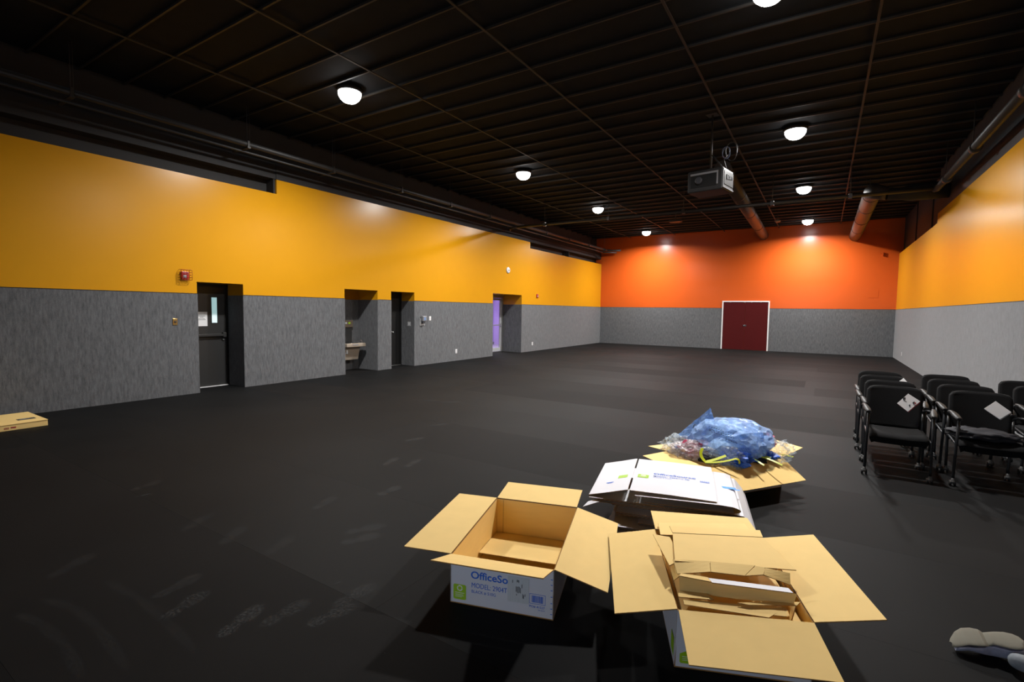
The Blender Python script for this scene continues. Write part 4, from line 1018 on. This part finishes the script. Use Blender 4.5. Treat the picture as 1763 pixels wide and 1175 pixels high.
kraft_piece('brown box sheet with a stepped front edge, lower in the packed carton', [
    ('panel', [(0.0411, 0.0350, 0.2850), (0.3985, 0.0051, 0.2850), (0.4934, 0.0872, 0.2920), (0.0397, 0.0605, 0.2920)]),
    ('panel', [(0.4108, 0.0290, 0.2850), (0.4783, 0.0249, 0.2880), (0.5004, 0.0932, 0.2920), (0.4221, 0.0656, 0.2910)])])
kraft_piece('brown box sheet sticking out in front, lowest but one in view', [
    ('panel', [(0.03, 0.012, 0.262), (0.42, 0.010, 0.262), (0.42, 0.5, 0.262), (0.03, 0.5, 0.262)])])
kraft_piece('lowest visible brown box sheet in the packed carton', [
    ('panel', [(0.012, 0.012, 0.22), (0.57, 0.012, 0.22), (0.57, 0.80, 0.25), (0.012, 0.80, 0.25)])])
kraft_piece('brown cardboard strip standing between the sheets and the right side of the packed carton', [
    ('panel', [(0.50, 0.06, 0.18), (0.575, 0.10, 0.18), (0.575, 0.45, 0.30), (0.545, 0.10, 0.295)])])

# ---- plastic waste in carton 3 (world coordinates)
GP = 'plastic packing waste heaped in the far carton'
def waste(name, mat, c, size, seed, lab, cat, **k):
    o = crumple(name, mat, c, size, seed, **k); tag(o, lab, cat); return o
bg = waste('plastic_bag', M['bluefilm'], (-0.70, 5.06, 0.42), (0.35, 0.33, 0.215), 2, 'large crumpled translucent blue plastic bag on top of the far carton', 'plastic bag', amp=0.17, freq=1.35, sub=4, facet=True)
waste('plastic_bag', M['bluefilm2'], (-0.66, 5.10, 0.41), (0.27, 0.25, 0.16), 9, 'denser blue plastic bag bunched inside the large translucent one', 'plastic bag', amp=0.22, freq=1.6, sub=4, facet=True)
# pointed sheet rising at the left
def film_sheet(name, pts, mat, lab, cat, n=22, amp=0.02, seed=1):
    a, b_, c, d = map(Vector, pts); P = []; nn = (b_-a).cross(d-a).normalized()
    for i in range(n+1):
        row = []
        for j in range(n+1):
            u, v = i/n, j/n
            q = (a*(1-u)+b_*u)*(1-v)+(d*(1-u)+c*u)*v
            h = noise.noise(Vector((q.x*9+seed, q.y*9, q.z*9)))+0.6*abs(noise.noise(Vector((q.x*24+seed, q.y*24, q.z*24))))
            row.append(q+nn*amp*h)
        P.append(row)
    o = MB().grid(P, 0.0006).build(name, mat); tag(o, lab, cat); return o
film_sheet('plastic_sheet', [(-1.20, 5.0, 0.40), (-0.82, 4.90, 0.42), (-0.84, 5.02, 0.60), (-0.885, 5.0, 0.725)], M['bluefilm'], 'pointed blue plastic sheet rising at the left of the heap', 'plastic sheet', amp=0.035)
tr_ = MB()
c0 = Vector((-1.005, 4.935, 0.535)); ex = Vector((0.9, -0.05, 0.25)).normalized(); ez = Vector((-0.2, 0.1, 1)).normalized()
for k in range(3):
    a = PI/2+2*PI*k/3; b_ = a+2*PI/3
    p_, q_ = c0+(ex*math.cos(a)+ez*math.sin(a))*0.032, c0+(ex*math.cos(b_)+ez*math.sin(b_))*0.032
    tr_.tube([p_*0.85+q_*0.15, p_*0.15+q_*0.85], 0.0035, 5)
tr_.build('recycling_symbol', M['ink'], bpy.data.objects['plastic_sheet'])
def onbag(o, px, py, lift=0.004):
    """nearest outside point of the bag mesh for a direction from its centre"""
    return None
from mathutils.bvhtree import BVHTree
bvh = BVHTree.FromPolygons([v.co+bg.location for v in bg.data.vertices], [tuple(p_.vertices) for p_ in bg.data.polygons])
pb = MB(); random.seed(5)
def dab(x, z, dx, dz, wd):
    A = bvh.ray_cast(Vector((x, 3.5, z)), Vector((0, 1, 0)))[0]; B_ = bvh.ray_cast(Vector((x+dx, 3.5, z+dz)), Vector((0, 1, 0)))[0]
    if A is None or B_ is None or (A-B_).length > 0.06: return
    up = Vector((0, -0.3, 1)).normalized()*wd; n_ = Vector((0, -0.003, 0.002))
    pb.hexa([A+n_, B_+n_, B_+n_+up, A+n_+up]+[q_+n_*0.4 for q_ in (A+n_, B_+n_, B_+n_+up, A+n_+up)])
for r_ in range(3):
    for k in range(11): dab(-0.86+0.021*k+0.004*r_, 0.575-0.017*r_-0.003*k, 0.013, random.uniform(-0.008, 0.008), 0.004)
for r_ in range(4):
    for k in range(9): dab(-0.66+0.017*k+0.008*r_, 0.415-0.013*r_+0.003*k, 0.011, random.uniform(-0.003, 0.003), 0.003)
for k in range(5): dab(-0.70+0.02*k, 0.50-0.006*k, 0.014, -0.008, 0.006)
pr_ = pb.build('black_print', M['ink']); pr_.parent = bg; pr_.matrix_parent_inverse = Matrix.Translation(bg.location).inverted(); pr_['kind'] = 'stuff'
waste('bubble_wrap', M['bubble'], (-1.00, 4.80, 0.325), (0.19, 0.13, 0.085), 4, 'crumpled clear bubble wrap at the left front of the heap', 'bubble wrap', amp=0.3, freq=2.6, sub=5, facet=True)
waste('packing_wrap', M['redpack'], (-0.97, 4.86, 0.33), (0.15, 0.10, 0.085), 14, 'crimson packing wrap inside the bubble wrap at the left', 'packing wrap', amp=0.35, freq=2.8, facet=True)
waste('plastic_bag', M['clearfilm'], (-1.17, 4.93, 0.33), (0.13, 0.12, 0.09), 6, 'small clear plastic bag at the far left edge of the heap', 'plastic bag', amp=0.35, freq=2.4, facet=True)
waste('foam_piece', M['bluefoam'], (-1.14, 4.90, 0.315), (0.045, 0.045, 0.035), 3, 'small deep blue foam piece at the left edge of the heap', 'foam', amp=0.3, facet=True)
waste('foam_piece', M['bluefoam'], (-0.62, 4.79, 0.325), (0.135, 0.10, 0.075), 8, 'deep blue foam piece at the front of the heap', 'foam', amp=0.35, facet=True)
waste('plastic_bag', M['clearfilm'], (-0.73, 4.76, 0.34), (0.17, 0.09, 0.11), 12, 'clear plastic bag with black printing at the front of the heap', 'plastic bag', amp=0.3, freq=2.2, sub=5, facet=True)
waste('packing_wrap', M['cloth'], (-0.83, 4.72, 0.30), (0.09, 0.06, 0.04), 13, 'dark grey wrap lying at the front left of the heap', 'packing wrap', amp=0.3, facet=True)
waste('plastic_bag', M['clearfilm'], (-0.36, 5.22, 0.34), (0.15, 0.12, 0.11), 17, 'clear plastic bag at the right end of the heap', 'plastic bag', amp=0.35, freq=2.2, sub=5, facet=True)
waste('packing_wrap', M['pinkpack'], (-0.42, 5.30, 0.41), (0.07, 0.06, 0.06), 21, 'rose printed wrap inside the clear bag at the right', 'packing wrap', amp=0.4, facet=True)
waste('foam_piece', M['bluefoam'], (-0.37, 5.12, 0.315), (0.075, 0.06, 0.035), 23, 'deep blue foam piece at the right end of the heap', 'foam', amp=0.35, facet=True)
waste('packing_wrap', M['cloth'], (-0.48, 4.98, 0.30), (0.10, 0.07, 0.03), 25, 'dark grey wrap under the yellow straps at the right', 'packing wrap', amp=0.3, facet=True)
def strap(pts, lab, wd=0.016):
    pts = [Vector(p_) for p_ in pts]; P = []
    for i, p_ in enumerate(pts):
        t_ = (pts[min(i+1, len(pts)-1)]-pts[max(i-1, 0)]).normalized(); s_ = t_.cross(Vector((0.1, -0.6, 0.8))).normalized()*wd/2
        P.append([p_-s_, p_+s_])
    o = MB().grid(P, 0.0012).build('plastic_strap', M['strap']); tag(o, lab, 'strap', 'yellow-green plastic straps on the far carton'); return o
def bez(a, b_, c, n=10):
    a, b_, c = map(Vector, (a, b_, c)); return [a*(1-t_)**2+b_*2*t_*(1-t_)+c*t_*t_ for t_ in [i/n for i in range(n+1)]]
strap(bez((-0.87, 4.62, 0.42), (-0.90, 4.58, 0.36), (-0.83, 4.56, 0.318), 8)+bez((-0.83, 4.56, 0.318), (-0.76, 4.60, 0.335), (-0.68, 4.66, 0.375), 8)[1:], 'yellow-green strap bent upright at the front left of the heap', 0.024)
strap(bez((-0.83, 4.55, 0.315), (-0.70, 4.58, 0.325), (-0.60, 4.64, 0.365), 9)+bez((-0.60, 4.64, 0.365), (-0.565, 4.65, 0.37), (-0.565, 4.64, 0.325), 6)[1:], 'yellow-green strap lying along the front of the heap and bent down at its end', 0.016)
strap(bez((-0.50, 4.86, 0.335), (-0.44, 4.82, 0.33), (-0.385, 4.79, 0.305)), 'short yellow-green strap sticking out over the front flap', 0.016)
strap(bez((-0.46, 4.97, 0.335), (-0.36, 4.93, 0.34), (-0.25, 4.90, 0.302)), 'long yellow-green strap sticking out at the right over the front flap', 0.016)
strap(bez((-0.48, 5.03, 0.33), (-0.42, 5.01, 0.335), (-0.35, 5.00, 0.325)), 'short yellow-green strap lying flat beside the blue foam at the right', 0.02)
strap(bez((-0.28, 5.26, 0.305), (-0.23, 5.24, 0.31), (-0.18, 5.22, 0.31)), 'short yellow-green strap on the right flap behind the blue foam', 0.014)

# ---- long flat carton by the left wall
fb = empty('flat_carton', (-9.21, 1.80, 0), 0, 'long flat brown carton lying on the floor by the left wall', 'box')
MB().box(-0.44, 0.42, -0.62, 0.40, 0.0, 0.078, 0.003, 1).build('carton_body', M['kraft'], fb)
sheet4('lid_flap', (-0.44, -0.10, 0.0785), (0.425, -0.10, 0.0785), (0.425, 0.405, 0.080), (-0.44, 0.405, 0.080), fb, 0.0012, [M['kraft'], M['kraft'], M['kraftedge']])
marks('black_label', [(0.10, 0.20, 0.16, 0.34)], M['ink'], fb, (0, 0, 0.0805), (1, 0, 0), (0, 1, 0))
marks('label_print', [(0.125, 0.14, 0.19, 0.25), (0.155, 0.165, 0.18, 0.28)], M['lightgrey'], fb, (0, 0, 0.0817), (1, 0, 0), (0, 1, 0))
marks('printed_line', [(0.0, 0.006, 0.02, 0.045), (0.012, 0.018, 0.02, 0.045), (0.024, 0.030, 0.02, 0.045), (0.036, 0.042, 0.02, 0.045), (0.06, 0.11, 0.028, 0.045)], M['inkred'], fb, (0.4205, -0.02, 0), (0, 1, 0), (0, 0, 1))

# ---- kneeling person, only one shoe and the start of the leg are in the picture
ps = empty('person', (1.0, 3.0, 0), 0, 'kneeling person cut off at the lower right corner, grey sneaker sole turned up', 'person')
def skin_mesh(name, verts, edges, rad, mat, parent, sub=2, root=0):
    me = bpy.data.meshes.new(name); me.from_pydata(verts, edges, []); o = bpy.data.objects.new(name, me); col.objects.link(o)
    sk = o.modifiers.new('skin', 'SKIN'); sk.use_smooth_shade = True
    for i, r_ in enumerate(rad):
        me.skin_vertices[0].data[i].radius = r_ if isinstance(r_, tuple) else (r_, r_)
    me.skin_vertices[0].data[root].use_root = True
    sb = o.modifiers.new('sub', 'SUBSURF'); sb.levels = sub; sb.render_levels = sub
    dg = bpy.context.evaluated_depsgraph_get(); m2 = bpy.data.meshes.new_from_object(o.evaluated_get(dg))
    bpy.data.objects.remove(o)
    m2.name = name; m2.materials.clear(); m2.materials.append(mat)
    for p_ in m2.polygons: p_.use_smooth = True
    o2 = bpy.data.objects.new(name, m2); col.objects.link(o2); o2.parent = parent; kids.setdefault(parent.name, []).append(o2)
    return o2
# local coordinates relative to (1.0, 3.0, 0)
HIP = (0.66, -0.12, 0.50)
V = [HIP, (0.67, -0.12, 0.66), (0.74, -0.13, 0.86), (0.83, -0.14, 1.02), (0.89, -0.14, 1.10), (0.97, -0.14, 1.17), (1.01, -0.14, 1.25),   # pelvis..neck, head
     (0.64, -0.02, 0.46), (0.50, -0.03, 0.09), (-0.16, 0.085, 0.055), (-0.20, 0.11, 0.05),       # left leg: hip knee ankle foot
     (0.64, -0.23, 0.46), (0.48, -0.36, 0.09), (0.10, -0.34, 0.065), (-0.06, -0.34, 0.06),    # right leg
     (0.82, 0.04, 1.00), (1.00, 0.08, 0.80), (1.18, 0.02, 0.66), (1.24, 0.0, 0.62),
     (0.82, -0.32, 1.00), (1.00, -0.36, 0.80), (1.18, -0.30, 0.66), (1.24, -0.28, 0.62)]
Ed = [(0, 1), (1, 2), (2, 3), (3, 4), (4, 5), (5, 6), (0, 7), (7, 8), (8, 9), (9, 10), (0, 11), (11, 12), (12, 13), (13, 14), (3, 15), (15, 16), (16, 17), (17, 18), (3, 19), (19, 20), (20, 21), (21, 22)]
Rd = [(0.14, 0.11), (0.13, 0.10), (0.14, 0.10), (0.13, 0.09), (0.052, 0.052), (0.085, 0.08), (0.10, 0.085),
      0.09, 0.062, 0.028, 0.022, 0.09, 0.062, 0.034, 0.03, 0.05, 0.04, 0.028, 0.026, 0.05, 0.04, 0.028, 0.026]
skin_mesh('body', V, Ed, Rd, M['skin'], ps)
TV = [HIP, (0.67, -0.12, 0.62), V[7], V[8], (0.22, 0.01, 0.075), (-0.17, 0.09, 0.058), V[11], V[12], (0.30, -0.35, 0.08), (0.13, -0.34, 0.07)]
skin_mesh('trousers', TV, [(0, 1), (0, 2), (2, 3), (3, 4), (4, 5), (0, 6), (6, 7), (7, 8), (8, 9)], [(0.155, 0.125), (0.145, 0.115), 0.105, 0.078, 0.062, 0.046, 0.105, 0.078, 0.064, 0.055], M['denim'], ps)
SV = [(0.67, -0.12, 0.60), V[2], V[3], (0.87, -0.14, 1.07), V[15], (0.93, 0.065, 0.88), V[19], (0.93, -0.345, 0.88)]
skin_mesh('sock', [(-0.21, 0.105, 0.052), (-0.15, 0.085, 0.055), (0.0, 0.055, 0.062)], [(0, 1), (1, 2)], [0.034, 0.041, 0.045], M['denim'], ps)
skin_mesh('shirt', SV, [(0, 1), (1, 2), (2, 3), (2, 4), (4, 5), (2, 6), (6, 7)], [(0.155, 0.12), (0.155, 0.115), (0.145, 0.10), 0.07, 0.065, 0.055, 0.065, 0.055], M['shirt'], ps)
crumple('hair', M['hair'], (0.985, -0.14, 1.245), (0.105, 0.095, 0.10), 2, parent=ps, amp=0.06, sub=3)
for sx in (-1, 1):
    MB().lathe((1.095, -0.14+0.035*sx, 1.205), (1, 0, -0.3), [(0.004, -0.01), (0.012, -0.002), (0.008, 0.006)], 10).build('eye', M['white'], ps)
    MB().lathe((1.02, -0.14+0.088*sx, 1.21), (0, sx, 0), [(0.012, -0.01), (0.03, 0.0), (0.026, 0.012), (0.01, 0.014)], 12).build('ear', M['skin'], ps)
    hy = 0.0 if sx > 0 else -0.28
    for k in range(4):
        yy = hy-0.03+0.02*k
        skin_mesh('finger', [(1.25, yy, 0.615), (1.30, yy, 0.60), (1.325, yy, 0.575), (1.33, yy, 0.55)], [(0, 1), (1, 2), (2, 3)], [0.010, 0.009, 0.008, 0.007], M['skin'], ps, 1)
    skin_mesh('thumb', [(1.24, hy+0.03*(-sx), 0.61), (1.27, hy+0.055*(-sx), 0.59), (1.30, hy+0.06*(-sx), 0.575)], [(0, 1), (1, 2)], [0.011, 0.010, 0.008], M['skin'], ps, 1)
MB().lathe((1.10, -0.14, 1.17), (1, 0, -0.6), [(0.018, -0.02), (0.016, 0.0), (0.008, 0.018)], 10).build('nose', M['skin'], ps)
MB().box(1.085, 1.10, -0.165, -0.115, 1.125, 1.137, 0.004).build('mouth', M['redpack'], ps)
def shoe(parent, toe, heel, nrm):
    toe, heel = Vector(toe), Vector(heel); L_len = (heel-toe).length
    ax = (heel-toe).normalized(); nrm = Vector(nrm); nrm = (nrm-ax*nrm.dot(ax)).normalized(); side = nrm.cross(ax)
    # half widths along the sole, toe to heel
    st = [(0.0, .008), (0.03, .020), (0.12, .037), (0.22, .044), (0.34, .047), (0.44, .043), (0.50, .033), (0.58, .029), (0.68, .036), (0.80, .041), (0.90, .038), (0.96, .028), (1.0, .006)]
    off = [0.012*math.sin(PI*s_*0.9)-0.030*max(0, 1-s_/0.22)**1.4 for s_, _ in st]
    def pt(s_, y_, h): return toe+ax*(s_*L_len)+side*y_+nrm*h
    b = MB(); U = 12
    P = []
    for (s_, hw), o_ in zip(st, off):
        arch = -0.010*math.exp(-((s_-0.50)/0.05)**2)
        rk = -0.016*(1-min(1, s_/0.3))**2
        P.append([pt(s_, o_+hw*math.cos(PI-PI*j/U), arch+rk+0.004*math.sin(PI*j/U)) for j in range(U+1)])
    P = P[::-1]
    b.grid(P, 0.011, smooth=False)
    so = b.build('sole', M['sole'], parent)
    # tread ribs
    b = MB()
    for k in range(26):
        s_ = 0.05+0.92*k/25
        if 0.42 < s_ < 0.56: continue
        hw = None
        for (s0, h0), (s1, h1) in zip(st[:-1], st[1:]):
            if s0 <= s_ <= s1: hw = h0+(h1-h0)*(s_-s0)/(s1-s0)
        o_ = 0.012*math.sin(PI*s_*0.9); rk = -0.016*(1-min(1, s_/0.3))**2
        pts = [pt(s_+0.008*math.cos(j*PI), o_+hw*0.82*(-1+2*j/8), 0.002+rk) for j in range(9)]
        b.tube(pts, 0.0026, 5)
    rb = b.build('tread', M['sole'], parent)
    # upper
    b = MB(); P = []
    hts = [.010, .026, .040, .050, .062, .078, .088, .092, .092, .090, .085, .070, .05]
    for (s_, hw), o_, h in list(zip(st, off, hts))[1:]:
        rk = -0.016*(1-min(1, s_/0.3))**2
        row = []
        for j in range(17):
            a = -0.15+(PI+0.3)*j/16
            row.append(pt(min(0.995, max(0.01, s_)), o_+max(hw, .006)*1.04*math.cos(PI-a), rk-0.009-max(0, math.sin(a))*h*(0.9)))
        P.append(row)
    b.grid(P, 0.002, smooth=True); up_ = b.build('upper', M['shoe'], parent)
sh1 = empty('sneaker', (0, 0, 0)); sh1.parent = ps; sh1.location = (-1.0+0.0, -3.0, 0); kids.setdefault('person', []).append(sh1)
shoe(sh1, (0.600, 3.145, 0.055), (0.862, 3.165, 0.105), (-0.10, -0.30, 1.0))
sh2 = empty('sneaker', (0, 0, 0)); sh2.parent = ps; sh2.location = (-1.0, -3.0, 0); kids['person'].append(sh2)
shoe(sh2, (0.72, 2.63, 0.055), (1.01, 2.66, 0.115), (-0.10, -0.2, 1.0))
